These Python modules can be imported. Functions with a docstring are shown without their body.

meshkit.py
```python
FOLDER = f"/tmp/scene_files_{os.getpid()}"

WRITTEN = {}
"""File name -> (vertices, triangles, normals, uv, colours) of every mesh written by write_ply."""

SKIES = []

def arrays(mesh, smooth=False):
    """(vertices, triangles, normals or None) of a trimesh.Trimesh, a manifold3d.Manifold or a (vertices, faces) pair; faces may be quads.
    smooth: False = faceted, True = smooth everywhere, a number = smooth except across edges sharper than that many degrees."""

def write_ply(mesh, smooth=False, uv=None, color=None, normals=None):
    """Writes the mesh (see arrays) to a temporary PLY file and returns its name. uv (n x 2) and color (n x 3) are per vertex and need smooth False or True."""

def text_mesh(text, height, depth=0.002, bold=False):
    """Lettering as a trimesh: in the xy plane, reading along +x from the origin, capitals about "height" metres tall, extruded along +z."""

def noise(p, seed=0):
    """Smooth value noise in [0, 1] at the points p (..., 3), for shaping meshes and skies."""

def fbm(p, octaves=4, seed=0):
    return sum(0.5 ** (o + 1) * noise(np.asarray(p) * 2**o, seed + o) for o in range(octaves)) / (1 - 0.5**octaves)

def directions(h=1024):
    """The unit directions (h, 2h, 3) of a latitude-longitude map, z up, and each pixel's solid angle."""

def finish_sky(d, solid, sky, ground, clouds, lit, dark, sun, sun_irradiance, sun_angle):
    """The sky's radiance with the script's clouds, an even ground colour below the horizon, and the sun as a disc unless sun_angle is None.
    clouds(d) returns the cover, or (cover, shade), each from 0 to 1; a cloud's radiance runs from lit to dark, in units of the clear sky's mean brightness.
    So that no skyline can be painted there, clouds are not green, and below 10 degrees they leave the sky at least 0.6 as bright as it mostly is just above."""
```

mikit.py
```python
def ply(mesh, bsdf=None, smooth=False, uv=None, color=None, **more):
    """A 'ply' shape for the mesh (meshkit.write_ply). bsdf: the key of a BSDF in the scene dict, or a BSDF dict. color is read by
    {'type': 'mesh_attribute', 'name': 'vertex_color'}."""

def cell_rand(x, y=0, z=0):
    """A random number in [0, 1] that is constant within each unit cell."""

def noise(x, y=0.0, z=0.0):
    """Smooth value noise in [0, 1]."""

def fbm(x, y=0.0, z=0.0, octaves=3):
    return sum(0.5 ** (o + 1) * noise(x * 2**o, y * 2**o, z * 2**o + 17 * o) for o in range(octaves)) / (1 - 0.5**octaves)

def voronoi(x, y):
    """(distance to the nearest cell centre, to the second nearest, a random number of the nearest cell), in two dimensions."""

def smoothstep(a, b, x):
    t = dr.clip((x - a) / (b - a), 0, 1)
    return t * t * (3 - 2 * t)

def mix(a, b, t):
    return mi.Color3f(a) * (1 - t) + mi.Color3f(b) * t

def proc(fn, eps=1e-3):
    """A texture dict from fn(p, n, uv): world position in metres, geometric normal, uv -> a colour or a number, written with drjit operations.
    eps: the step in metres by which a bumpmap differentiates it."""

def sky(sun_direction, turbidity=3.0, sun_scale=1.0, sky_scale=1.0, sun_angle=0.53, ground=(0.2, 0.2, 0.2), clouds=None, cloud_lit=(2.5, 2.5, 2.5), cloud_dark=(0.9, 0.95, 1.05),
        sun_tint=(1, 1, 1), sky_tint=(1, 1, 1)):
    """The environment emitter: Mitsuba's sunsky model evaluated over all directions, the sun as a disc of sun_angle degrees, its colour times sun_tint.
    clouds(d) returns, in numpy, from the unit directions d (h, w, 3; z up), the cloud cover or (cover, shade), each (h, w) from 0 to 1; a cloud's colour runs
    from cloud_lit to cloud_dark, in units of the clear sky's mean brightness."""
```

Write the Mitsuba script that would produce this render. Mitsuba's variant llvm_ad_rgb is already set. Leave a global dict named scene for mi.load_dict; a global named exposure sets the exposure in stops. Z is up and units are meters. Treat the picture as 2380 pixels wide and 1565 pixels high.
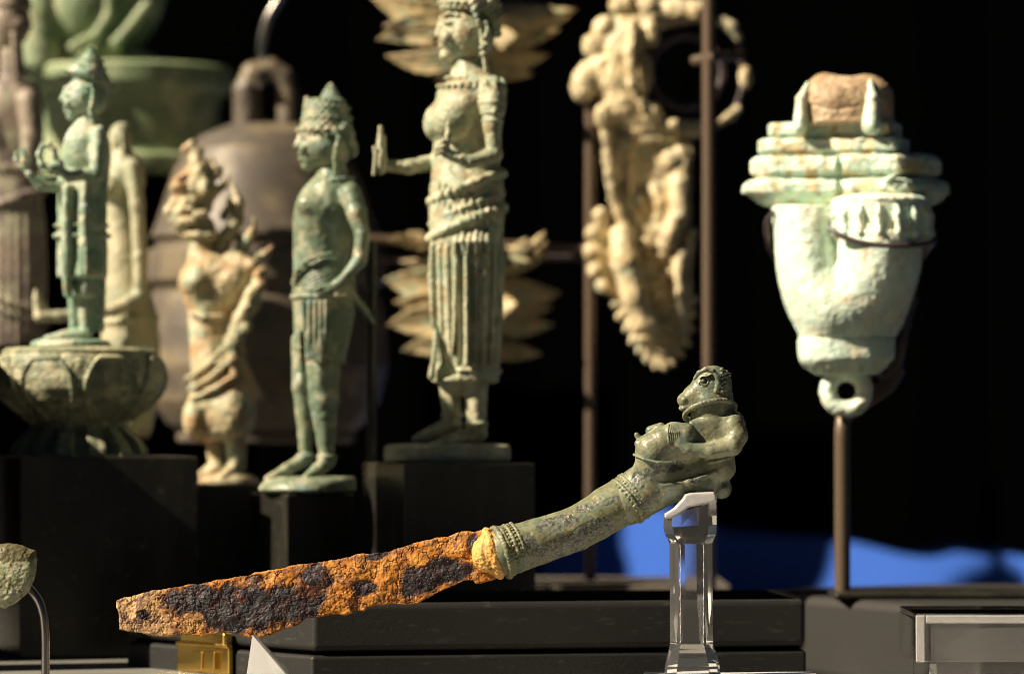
import math
import numpy as np, trimesh, manifold3d, drjit as dr, mitsuba as mi
import mikit, meshkit
from scipy.interpolate import PchipInterpolator
from scipy.ndimage import map_coordinates

T = mi.ScalarTransform4f
# ------------------------------------------------------------------ camera, sun and sky, exposure
FOV = 2 * math.degrees(math.atan(0.25 / 2.0))            # half a metre across at the dagger, two metres away
PITCH = math.atan(217.5 / 9520)
scene = {'type': 'scene'}
labels = {}
scene['camera'] = {'type': 'thinlens', 'fov': FOV, 'fov_axis': 'x', 'aperture_radius': 0.0098, 'focus_distance': 2.0,
                   'near_clip': 0.05, 'far_clip': 60.0,
                   'to_world': T().look_at(origin=[0, -2, 0], target=[0, -2 + math.cos(PITCH), math.sin(PITCH)], up=[0, 0, 1])}
SAZ, SEL = math.radians(70), math.radians(38)
SUN = np.array([-math.sin(SAZ) * math.cos(SEL), -math.cos(SAZ) * math.cos(SEL), math.sin(SEL)])
scene['sky'] = mikit.sky(SUN.tolist(), turbidity=3, sun_scale=1.0, sky_scale=0.05, ground=(.03, .03, .03), sun_tint=(1.0, 1.04, 1.10))
exposure = 2.8

# ------------------------------------------------------------------ helpers
# Shapes are measured in units of 1/2380 of the picture's width at their own distance: u to the right, v down, w away from the camera.
UNIT = 0.5 / 2380
TABLE = -0.140
def sc(Y): return UNIT * (2 + Y) / 2
def world(p, Y):
    p = np.asarray(p, float); s = sc(Y)
    return np.stack([(p[..., 0] - 1190) * s, Y + p[..., 1] * s, (1000 - p[..., 2]) * s], -1)
def X(u, Y): return (u - 1190) * sc(Y)
def Z(v, Y): return (1000 - v) * sc(Y)

LAT = np.random.default_rng(5).random((64, 64, 64), dtype=np.float32)
def noise(p, seed=0):
    p = np.asarray(p, np.float32) + np.float32(seed * 7.31)
    i = np.floor(p); t = p - i; q = i + t * t * (3 - 2 * t)
    return map_coordinates(LAT, q.reshape(-1, 3).T, order=1, mode='grid-wrap').reshape(p.shape[:-1])
def fbm(p, octaves=4, seed=0):
    p = np.asarray(p, np.float32); a, o = 0.5, 0
    for k in range(octaves): o = o + a * noise(p * 2 ** k, seed + 1.7 * k); a *= 0.5
    return o / (1 - 0.5 ** octaves)
def sstep(a, b, x):
    t = np.clip((x - a) / (b - a), 0, 1); return t * t * (3 - 2 * t)

def put(key, mesh, bsdf, smooth=False, color=None, label=None, cat=None, group=None, kind=None):
    base, n = key, 0
    while key in scene: n += 1; key = f'{base}_{n:03d}'
    scene[key] = mikit.ply(mesh, bsdf, smooth=smooth, color=color)
    tag(key, label, cat, group, kind)
    return key
def tag(key, label=None, cat=None, group=None, kind=None):
    d = {k: v for k, v in dict(label=label, category=cat, group=group, kind=kind).items() if v}
    if d: labels[key] = d

# signed-distance sculpting on a grid, meshed with surface nets
def nets(d, lo, h):
    s = d < 0
    c = [s[i:s.shape[0] - 1 + i, j:s.shape[1] - 1 + j, k:s.shape[2] - 1 + k] for i in (0, 1) for j in (0, 1) for k in (0, 1)]
    cnt = sum(x.astype(np.int8) for x in c)
    act = (cnt > 0) & (cnt < 8)
    idx = np.full(act.shape, -1, np.int64); I = np.argwhere(act); idx[act] = np.arange(len(I))
    cor = np.array([(i, j, k) for i in (0, 1) for j in (0, 1) for k in (0, 1)])
    val = np.stack([d[I[:, 0] + a, I[:, 1] + b, I[:, 2] + e] for a, b, e in cor], 1)
    pos = np.zeros((len(I), 3)); num = np.zeros(len(I))
    for a in range(8):
        for b in range(a + 1, 8):
            if np.abs(cor[a] - cor[b]).sum() != 1: continue
            x = (val[:, a] < 0) != (val[:, b] < 0)
            t = val[x, a] / (val[x, a] - val[x, b])
            pos[x] += cor[a] + t[:, None] * (cor[b] - cor[a]); num[x] += 1
    P = np.asarray(lo) + h * (I + pos / num[:, None])
    F = []
    for ax in range(3):
        o1, o2 = [a for a in range(3) if a != ax]
        sl = [slice(None)] * 3; sl[ax] = slice(0, -1); a = s[tuple(sl)]; sl[ax] = slice(1, None); b = s[tuple(sl)]
        E = np.argwhere(a != b)
        def cell(d1, d2):
            q = E.copy(); q[:, o1] -= d1; q[:, o2] -= d2; return idx[q[:, 0], q[:, 1], q[:, 2]]
        q = np.stack([cell(1, 1), cell(0, 1), cell(0, 0), cell(1, 0)], 1)
        flip = a[tuple(E.T)] ^ (ax == 1)
        q[~flip] = q[~flip][:, ::-1]
        F.append(q)
    F = np.concatenate(F); F = F[(F >= 0).all(1)]
    return P, np.vstack([F[:, [0, 1, 2]], F[:, [0, 2, 3]]])

def normals(P, F):
    n = np.zeros_like(P); fn = np.cross(P[F[:, 1]] - P[F[:, 0]], P[F[:, 2]] - P[F[:, 0]])
    for k in range(3): np.add.at(n, F[:, k], fn)
    return n / np.maximum(np.linalg.norm(n, axis=1, keepdims=True), 1e-12)

YB, YM, YW, YD, YS, YL, YH = .318, .300, .270, .445, .485, .60, .295
DEEP = {YB: 1.35, YM: 1.4, YW: 1.42, YD: 1.25, YS: 1.4, YH: 1.5}
class Sculpt:
    def __init__(s, Y, h=2.0): s.Y, s.h, s.ops, s.ws = Y, h, [], DEEP.get(Y, 1.0)   # ws: depth of the whole figure
    def op(s, fn, lo, hi, k=0, cut=False): s.ops.append((fn, np.array(lo, float), np.array(hi, float), k, cut)); return s
    def chain(s, pts, r, k=8, cut=False, flat=1.0):
        pts = np.array(pts, float); r = np.broadcast_to(np.asarray(r, float), (len(pts),))
        for a, b, ra, rb in zip(pts[:-1], pts[1:], r[:-1], r[1:]):
            def fn(U, W, V, a=a, b=b, ra=ra, rb=rb):
                e = (b - a) * [1, 1 / flat, 1]; L = max((e ** 2).sum(), 1e-9)
                x, y, z = U - a[0], (W - a[1]) / flat, V - a[2]
                t = np.clip((x * e[0] + y * e[1] + z * e[2]) / L, 0, 1)
                return np.sqrt((x - t * e[0]) ** 2 + (y - t * e[1]) ** 2 + (z - t * e[2]) ** 2) - (ra + t * (rb - ra))
            m = max(ra, rb) * np.array([1, max(flat, 1), 1])
            s.op(fn, np.minimum(a, b) - m, np.maximum(a, b) + m, k, cut)
        return s
    def ell(s, c, r, k=8, a=0, b=0, cut=False):
        """ellipsoid; a turns it in the picture plane (clockwise degrees), b about the upright axis"""
        ca, sa, cb, sb = math.cos(math.radians(a)), math.sin(math.radians(a)), math.cos(math.radians(b)), math.sin(math.radians(b))
        def fn(U, W, V):
            x, y, z = U - c[0], W - c[1], V - c[2]
            x, y = cb * x + sb * y, -sb * x + cb * y
            x, z = ca * x + sa * z, -sa * x + ca * z
            q = np.sqrt((x / r[0]) ** 2 + (y / r[1]) ** 2 + (z / r[2]) ** 2)
            g = np.sqrt((x / r[0] ** 2) ** 2 + (y / r[1] ** 2) ** 2 + (z / r[2] ** 2) ** 2)
            return q * (q - 1) / np.maximum(g, 1e-6)
        m = max(r) if (a or b) else np.array(r)
        return s.op(fn, np.array(c) - m, np.array(c) + m, k, cut)
    def col(s, knots, k=8, p=2.0, cut=False, fz=6):
        """upright column; knots (v, left u, right u, half depth[, centre w])"""
        K = np.array([list(x) + [0] * (5 - len(x)) for x in knots], float)
        fs = [PchipInterpolator(K[:, 0], K[:, i]) for i in range(1, 5)]
        def fn(U, W, V):
            v = np.clip(V, K[0, 0], K[-1, 0]); L, R, D, C = (f(v).astype(np.float32) for f in fs)
            cx, rx = (L + R) / 2, np.maximum((R - L) / 2, 0.5); D = np.maximum(D, 0.5)
            q = (np.abs((U - cx) / rx) ** p + np.abs((W - C) / D) ** p) ** (1 / p)
            rad = (q - 1) * np.minimum(rx, D)
            cap = np.maximum(K[0, 0] - V, V - K[-1, 0])
            x, y = np.maximum(rad + fz, 0), np.maximum(cap + fz, 0)
            return np.minimum(np.maximum(rad, cap) + fz, 0) + np.sqrt(x * x + y * y) - fz
        return s.op(fn, (K[:, 1].min(), (K[:, 4] - K[:, 3]).min(), K[0, 0]), (K[:, 2].max(), (K[:, 4] + K[:, 3]).max(), K[-1, 0]), k, cut)
    def ring(s, c, rx, rw, r, dv=0, k=4, n=22, a0=0, a1=360, cut=False, dw=0):
        """tube round an upright ellipse; dv = how much lower its left end is than its middle"""
        th = np.radians(np.linspace(a0, a1, n + 1))
        return s.chain(np.stack([c[0] + rx * np.cos(th), c[1] - rw * np.sin(th) + dw * np.cos(th), c[2] - dv * np.cos(th)], 1), r, k, cut)
    def slab(s, poly, w, half, k=3, rnd=3, cut=False, slope=0.0, thin=None):
        """polygon (u, v) given depth; w + slope * (u - first u) is its mid-plane"""
        P = np.array(poly, float); Q = np.roll(P, -1, 0)
        def fn(U, W, V):
            u, v = U[:, 0, :], V[:, 0, :]; u, v = np.broadcast_arrays(u, v)
            dd, ins = np.full(u.shape, 1e9, np.float32), np.zeros(u.shape, bool)
            for (x0, y0), (x1, y1) in zip(P, Q):
                ex, ey = x1 - x0, y1 - y0
                t = np.clip(((u - x0) * ex + (v - y0) * ey) / (ex * ex + ey * ey + 1e-9), 0, 1)
                dd = np.minimum(dd, np.hypot(u - x0 - t * ex, v - y0 - t * ey))
                if y0 != y1: ins ^= ((y0 > v) != (y1 > v)) & (u < x0 + (v - y0) * ex / ey)
            d2 = np.where(ins, -dd, dd)[:, None, :]
            hf = half if thin is None else half * thin(U, V, d2)
            dw = np.abs(W - w - slope * (U - P[0, 0])) - hf
            x, y = np.maximum(d2 + rnd, 0), np.maximum(dw + rnd, 0)
            return np.minimum(np.maximum(d2, dw) + rnd, 0) + np.sqrt(x * x + y * y) - rnd
        e = abs(slope) * np.ptp(P[:, 0])
        return s.op(fn, (P[:, 0].min(), w - half - e, P[:, 1].min()), (P[:, 0].max(), w + half + e, P[:, 1].max()), k, cut)
    def plan(s, poly, v0, v1, rnd=8, k=6, taper=0.0, vt=0.0):
        """convex plan (u, w) between v0 and v1, edges rounded; below vt it draws in by taper per unit"""
        P = np.array(poly, float); Q = np.roll(P, -1, 0); c = P.mean(0)
        def fn(U, W, V):
            d = None
            for (x0, y0), (x1, y1) in zip(P, Q):
                n = np.array([y1 - y0, x0 - x1]); n /= np.linalg.norm(n)
                if (c - (x0, y0)) @ n > 0: n = -n
                e = (U - x0) * n[0] + (W - y0) * n[1] + rnd
                d = e if d is None else np.where((d > 0) & (e > 0), np.hypot(np.maximum(d, 0), np.maximum(e, 0)), np.maximum(d, e))
            d = d + np.maximum(V - vt, 0) * taper
            h = np.maximum(v0 - V, V - v1) + rnd
            return np.minimum(np.maximum(d, h), 0) + np.hypot(np.maximum(d, 0), np.maximum(h, 0)) - rnd
        return s.op(fn, (P[:, 0].min(), P[:, 1].min(), v0), (P[:, 0].max(), P[:, 1].max(), v1), k)
    def mesh(s):
        h = s.h; pad = 3 * h
        adds = [o for o in s.ops if not o[4]]
        lo = np.min([o[1] for o in adds], 0) - pad; hi = np.max([o[2] for o in adds], 0) + pad
        n = np.ceil((hi - lo) / h).astype(int) + 1
        ax = [(lo[i] + h * np.arange(n[i])).astype(np.float32) for i in range(3)]
        d = np.full(n, 40.0, np.float32)
        for fn, a, b, k, cut in s.ops:
            i0 = np.clip(np.floor((a - k - pad - lo) / h).astype(int), 0, n); i1 = np.clip(np.ceil((b + k + pad - lo) / h).astype(int) + 1, 0, n)
            if (i1 <= i0).any(): continue
            sl = tuple(slice(x, y) for x, y in zip(i0, i1))
            U, W, V = ax[0][sl[0]][:, None, None], ax[1][sl[1]][None, :, None], ax[2][sl[2]][None, None, :]
            e, o = np.asarray(fn(U, W, V), np.float32), d[sl]
            if cut: e = -e
            kk = max(k, 1e-3); m = np.maximum(kk - np.abs(o - e), 0) ** 2 / (4 * kk)
            d[sl] = np.maximum(o, e) + m if cut else np.minimum(o, e) - m
        for axis in range(3):
            sl = [slice(None)] * 3
            for e in (0, -1): sl[axis] = e; d[tuple(sl)] = np.maximum(d[tuple(sl)], 1.0)
        return nets(d, lo, h)
    def done(s, key, bsdf, pal, disp=None, rough=1.0, **more):
        P, F = s.mesh()
        N = normals(P, F)
        off = rough * (1.6 * (fbm(P / 14, 4, 3) - 0.5) * 2)
        if disp is not None: off = off + disp(P, N)
        P = P + N * off[:, None]
        c = pal(P) if callable(pal) else paint(P, pal)
        return put(key, (world(P * [1, s.ws, 1], s.Y), F[:, ::-1]), bsdf, True, c, **more)

# corroded-metal colouring: patches of other minerals with ragged edges over a ground colour
PAL = {
 'woman': ((.345, .35, .235), [((.25, .285, .19), 60, .50, .12), ((.45, .43, .30), 34, .56, .08), ((.29, .24, .14), 22, .64, .06), ((.29, .36, .28), 26, .66, .06)]),
 'male': ((.175, .21, .135), [((.115, .16, .11), 70, .48, .14), ((.32, .31, .215), 30, .58, .10), ((.18, .25, .21), 24, .66, .06)]),
 'buddha': ((.25, .34, .245), [((.16, .26, .185), 55, .50, .10), ((.42, .44, .32), 26, .57, .07), ((.40, .44, .44), 15, .66, .05), ((.31, .27, .17), 18, .68, .05)]),
 'lotus': ((.30, .295, .18), [((.20, .22, .145), 60, .47, .12), ((.40, .385, .25), 30, .57, .08), ((.15, .17, .115), 20, .63, .06), ((.06, .065, .05), 9, .73, .04)]),
 'dance': ((.41, .35, .21), [((.29, .285, .175), 50, .50, .10), ((.50, .45, .30), 30, .58, .08), ((.40, .265, .14), 50, .60, .09), ((.30, .40, .29), 30, .67, .06)]),
 'back': ((.37, .36, .24), [((.28, .295, .20), 60, .50, .12), ((.44, .40, .27), 40, .58, .10)]),
 'brown': ((.25, .205, .16), [((.15, .125, .115), 60, .50, .12), ((.31, .30, .215), 50, .58, .10)]),
 'green': ((.235, .30, .16), [((.17, .235, .135), 90, .50, .14), ((.36, .39, .24), 50, .60, .10)]),
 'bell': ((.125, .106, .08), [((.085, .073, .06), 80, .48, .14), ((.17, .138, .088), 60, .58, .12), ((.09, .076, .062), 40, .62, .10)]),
 'gold': ((.64, .54, .33), [((.44, .35, .19), 40, .55, .10), ((.42, .43, .30), 34, .62, .08), ((.66, .57, .38), 22, .62, .08)]),
 'leaf': ((.46, .36, .19), [((.30, .24, .12), 34, .50, .10), ((.30, .34, .22), 26, .60, .06), ((.56, .46, .28), 22, .62, .08)]),
 'mint': ((.62, .74, .62), [((.52, .67, .56), 60, .50, .12), ((.70, .73, .58), 40, .57, .08), ((.58, .52, .36), 18, .70, .05), ((.46, .50, .43), 16, .70, .05)]),
 'mint_tier': ((.58, .70, .58), [((.47, .61, .51), 60, .50, .12), ((.70, .72, .56), 40, .57, .08), ((.52, .44, .24), 26, .60, .08), ((.36, .30, .17), 14, .68, .05)]),
 'clay': ((.42, .31, .19), [((.33, .23, .135), 24, .52, .10), ((.49, .38, .25), 40, .56, .10)]),
 'handle': ((.155, .16, .085), [((.20, .21, .135), 46, .53, .10), ((.125, .16, .11), 40, .58, .07), ((.10, .10, .08), 14, .68, .04), ((.29, .25, .14), 12, .69, .04)]),
 'monkey': ((.155, .162, .098), [((.205, .22, .145), 40, .52, .10), ((.115, .145, .105), 36, .58, .08), ((.28, .24, .135), 10, .69, .04), ((.11, .11, .09), 14, .70, .04)]),
 'shard': ((.33, .35, .23), [((.25, .28, .16), 30, .50, .08), ((.15, .12, .07), 12, .66, .05), ((.42, .40, .28), 12, .62, .06)]),
}
def paint(P, name):
    base, layers = PAL[name]; sd = sum(map(ord, name)) % 40
    c = np.broadcast_to(np.array(base, np.float32), (len(P), 3)).copy()
    for j, (col, size, th, soft) in enumerate(layers):
        m = sstep(th - soft, th + soft, fbm(P / size, 5, sd + 5 * j))[:, None]
        c = c * (1 - m) + np.array(col, np.float32) * m
    g = 0.78 + 0.44 * fbm(P / 5, 3, sd + 50)
    return np.clip(c * g[:, None], 0.004, 0.95)

def loft(rings):
    """closed faceted solid through rings of points of equal count"""
    R = np.array(rings); n, m = R.shape[:2]; V = R.reshape(-1, 3); F = []
    for i in range(n - 1):
        for j in range(m):
            a, b = i * m + j, i * m + (j + 1) % m; F += [[a, b, b + m], [a, b + m, a + m]]
    for e, o in ((0, 1), (n - 1, -1)):
        for j in range(1, m - 1): F.append([e * m, e * m + j + 1, e * m + j][::o])
    t = trimesh.Trimesh(V, np.array(F), process=False); t.fix_normals(); return t
def rounded(lo, hi, r, seg=8):
    """rounded box as the hull of eight spheres"""
    sph = manifold3d.Manifold.sphere(r, seg * 4)
    lo, hi = np.array(lo) + r, np.array(hi) - r
    return manifold3d.Manifold.batch_hull([sph.translate([float(x), float(y), float(z)]) for x in (lo[0], hi[0]) for y in (lo[1], hi[1]) for z in (lo[2], hi[2])])
def prism(plan, z0, z1, r, seg=6):
    """upright prism over a convex plan [(x, y)], edges rounded by r"""
    sph = manifold3d.Manifold.sphere(r, seg * 4); c = np.mean(plan, 0); ms = []
    for p in np.array(plan, float):
        q = p + (c - p) / np.linalg.norm(c - p) * r * 1.4
        ms += [sph.translate([float(q[0]), float(q[1]), float(z)]) for z in (z0 + r, z1 - r)]
    return manifold3d.Manifold.batch_hull(ms)
def lathe(prof, c, Y, n=96, amp=None):
    """turned shape, profile [(v, r)] about the upright axis at (u, w) = c"""
    prof = np.array(prof, float); th = np.linspace(0, 2 * np.pi, n, endpoint=False)
    V = np.stack([c[0] + prof[:, 1:2] * np.cos(th), c[1] + prof[:, 1:2] * np.sin(th), np.broadcast_to(prof[:, :1], (len(prof), n))], -1)
    if amp is not None: V = amp(V, th)
    m, P = len(prof), V.reshape(-1, 3); i, j = np.meshgrid(np.arange(m - 1), np.arange(n), indexing='ij')
    a, b = i * n + j, i * n + (j + 1) % n
    F = np.concatenate([np.stack([a, b, b + n], -1).reshape(-1, 3), np.stack([a, b + n, a + n], -1).reshape(-1, 3)])
    return P, F
def dense(prof, step=4):
    prof = np.array(prof, float); d = np.r_[0, np.cumsum(np.hypot(*np.diff(prof, axis=0).T))]
    t = np.unique(np.r_[d, np.arange(0, d[-1], step)])
    return np.stack([np.interp(t, d, prof[:, 0]), np.interp(t, d, prof[:, 1])], 1)
def tube(pts, r, n=14):
    """smooth round rod along world points"""
    p = np.array(pts, float); r = np.broadcast_to(r, (len(p),)); t = np.gradient(p, axis=0); t /= np.linalg.norm(t, axis=1, keepdims=True)
    a = np.cross(t, [0.13, 0.97, 0.2]); a /= np.linalg.norm(a, axis=1, keepdims=True); b = np.cross(t, a)
    th = np.linspace(0, 2 * np.pi, n, endpoint=False)
    return loft([p[i] + r[i] * (np.cos(th)[:, None] * a[i] + np.sin(th)[:, None] * b[i]) for i in range(len(p))])
def curve(pts, n=24):
    pts = np.array(pts, float); d = np.r_[0, np.cumsum(np.linalg.norm(np.diff(pts, axis=0), axis=1))]
    return PchipInterpolator(d, pts)(np.linspace(0, d[-1], n))

# ------------------------------------------------------------------ materials
def rgb(*c): return {'type': 'rgb', 'value': list(c)}
def bumped(inner, fn, scale, eps=4e-4): return {'type': 'bumpmap', 'arbitrary': mikit.proc(fn, eps), 'scale': scale, 'bsdf': inner}
VC = {'type': 'mesh_attribute', 'name': 'vertex_color'}
def grain(p, n, uv): return mikit.fbm(p.x * 700, p.y * 700, p.z * 700, 3)
def leather(p, n, uv): return mikit.fbm(p.x * 1300, p.y * 1300, p.z * 1300, 2)
def crust(p, n, uv): return mikit.fbm(p.x * 1100, p.y * 1100, p.z * 1100, 3)
scene['patina'] = {'type': 'twosided', 'bsdf': bumped({'type': 'principled', 'base_color': VC, 'roughness': .50, 'specular': .5}, grain, .0007)}
scene['patina_gloss'] = {'type': 'twosided', 'bsdf': bumped({'type': 'principled', 'base_color': VC, 'roughness': .43, 'specular': .55}, grain, .0003)}
scene['patina_satin'] = {'type': 'twosided', 'bsdf': bumped({'type': 'principled', 'base_color': VC, 'roughness': .42, 'specular': .5}, grain, .00025)}
scene['patina_far'] = {'type': 'twosided', 'bsdf': {'type': 'principled', 'base_color': VC, 'roughness': .5, 'specular': .5}}
scene['rust'] = {'type': 'twosided', 'bsdf': bumped({'type': 'principled', 'base_color': VC, 'roughness': .55, 'specular': .4}, crust, .00035, 3e-4)}
def leather_tone(p, n, uv):
    t = mikit.smoothstep(.62, .80, mikit.fbm(p.x * 160, p.y * 160, p.z * 420, 4))
    return mikit.mix((.017, .017, .0165), (.036, .035, .032), t)
scene['leather'] = bumped({'type': 'principled', 'base_color': mikit.proc(leather_tone), 'roughness': .5, 'specular': .4}, leather, .00016, 2e-4)
scene['leather_pale'] = bumped({'type': 'principled', 'base_color': rgb(.021, .0205, .0195), 'roughness': .6, 'specular': .6}, leather, .00016, 2e-4)
def lacquer_tone(p, n, uv):
    t = mikit.smoothstep(.45, .75, mikit.fbm(p.x * 90, p.y * 90, p.z * 14, 4)); q = mikit.smoothstep(.66, .78, mikit.fbm(p.x * 420, p.y * 420, p.z * 300, 4))
    return mikit.mix(mikit.mix((.015, .0145, .012), (.030, .028, .021), t), (.07, .065, .052), q * .7)
scene['lacquer'] = {'type': 'principled', 'base_color': mikit.proc(lacquer_tone), 'roughness': .30, 'specular': .5}
scene['table_paint'] = {'type': 'principled', 'base_color': rgb(.16, .155, .14), 'roughness': .5}
scene['white_paint'] = {'type': 'principled', 'base_color': rgb(.78, .77, .73), 'roughness': .5}
scene['half_frosted'] = {'type': 'principled', 'base_color': rgb(.90, .90, .89), 'roughness': .22, 'spec_trans': .55, 'eta': 1.49}
scene['milky_acrylic'] = {'type': 'principled', 'base_color': rgb(.95, .95, .95), 'roughness': .04, 'spec_trans': .965, 'eta': 1.49}
scene['wedge_acrylic'] = {'type': 'principled', 'base_color': rgb(.92, .92, .91), 'roughness': .12, 'spec_trans': .68, 'eta': 1.49}
scene['reflection_haze'] = {'type': 'principled', 'base_color': rgb(.88, .88, .87), 'roughness': .18, 'spec_trans': .8, 'eta': 1.49}
scene['plinth_paint'] = {'type': 'principled', 'base_color': rgb(.09, .08, .068), 'roughness': .5}
scene['velvet'] = {'type': 'twosided', 'bsdf': {'type': 'diffuse', 'reflectance': rgb(.0004, .0004, .0005)}}
scene['blue_cloth'] = {'type': 'twosided', 'bsdf': {'type': 'diffuse', 'reflectance': rgb(.040, .112, .46)}}
scene['brown_steel'] = {'type': 'principled', 'base_color': rgb(.12, .085, .06), 'roughness': .42, 'metallic': .3}
scene['steel'] = {'type': 'principled', 'base_color': rgb(.30, .28, .26), 'roughness': .25, 'metallic': 1.0}
scene['dark_wire'] = {'type': 'principled', 'base_color': rgb(.10, .08, .085), 'roughness': .4, 'metallic': .5}
scene['brass'] = {'type': 'principled', 'base_color': rgb(.88, .60, .16), 'metallic': 1.0, 'roughness': .22}
scene['acrylic'] = {'type': 'dielectric', 'int_ior': 1.49, 'ext_ior': 1.0}
scene['frosted'] = {'type': 'principled', 'base_color': rgb(.86, .86, .84), 'roughness': .35, 'spec_trans': .35, 'eta': 1.49}
scene['sheet_acrylic'] = {'type': 'thindielectric', 'int_ior': 1.49, 'ext_ior': 1.0}

# ------------------------------------------------------------------ the setting
g = trimesh.creation.box([8, 10, .02]); g.apply_translation([0, 2, -.9])
put('floor', g, 'velvet', kind='structure', label='dark floor below the display table')
t = rounded((-1.1, -.30, TABLE - .03), (.52, 1.24, TABLE), .006)
put('table_top', t, 'table_paint', 30, kind='structure', label='grey painted top of the display table')
BK, BT = .5, math.tan(math.radians(40))                 # the backdrop line: 1.3 m deep at x = BK, farther back to the left
def on_cloth(u, v, off=0.0):
    a = (np.asarray(u, float) - 1190) * UNIT / 2; x = a * (3.3 + off + BK * BT) / (1 + a * BT); y = 1.3 + off + (BK - x) * BT
    return x, y, (1000 - v) * sc(y)
def drape(off, u0, u1, v0, hem, amp, n=260, m=60):
    uu = np.linspace(u0, u1, n); t = np.linspace(0, 1, m); x, y, z0 = on_cloth(uu, v0, off); z1 = on_cloth(uu, hem(uu), off)[2]
    z = z0[:, None] + (z1 - z0)[:, None] * t
    q = uu; y = (y + amp * (.5 + .5 * np.sin(q * .021 + 3 * np.sin(q * .0043 + 1))))[:, None] + 0 * z; x = x[:, None] + 0 * z
    V = np.stack([x, y, z], -1).reshape(-1, 3); i, j = np.meshgrid(np.arange(n - 1), np.arange(m - 1), indexing='ij'); a = (i * m + j).ravel()
    F = np.vstack([np.stack([a, a + 1, a + m + 1], 1), np.stack([a, a + m + 1, a + m], 1)])
    back = V + [.0015, .002, 0]; k = len(V)
    return trimesh.Trimesh(np.vstack([V, back]), np.vstack([F, F[:, ::-1] + k]), process=False)
HU = [-2500, 1236, 1250, 1420, 1560, 1690, 1800, 1925, 1975, 2080, 2145, 2200, 2290, 2320, 2400, 5000]
HV = [1640, 1640, 1230, 1155, 1175, 1232, 1240, 1246, 1248, 1274, 1280, 1262, 1278, 1272, 1290, 1300]
hem = lambda u: np.interp(u, HU, HV)
put('backdrop', drape(0, -2500, 4200, -2600, hem, .012), 'velvet', True, kind='structure', label='black cloth backdrop behind the display')
put('blue_skirt', drape(.008, 1200, 4200, 900, lambda u: 1650 + 0 * u, .012), 'blue_cloth', True, kind='structure', label='bright blue cloth showing below the black backdrop')

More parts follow.
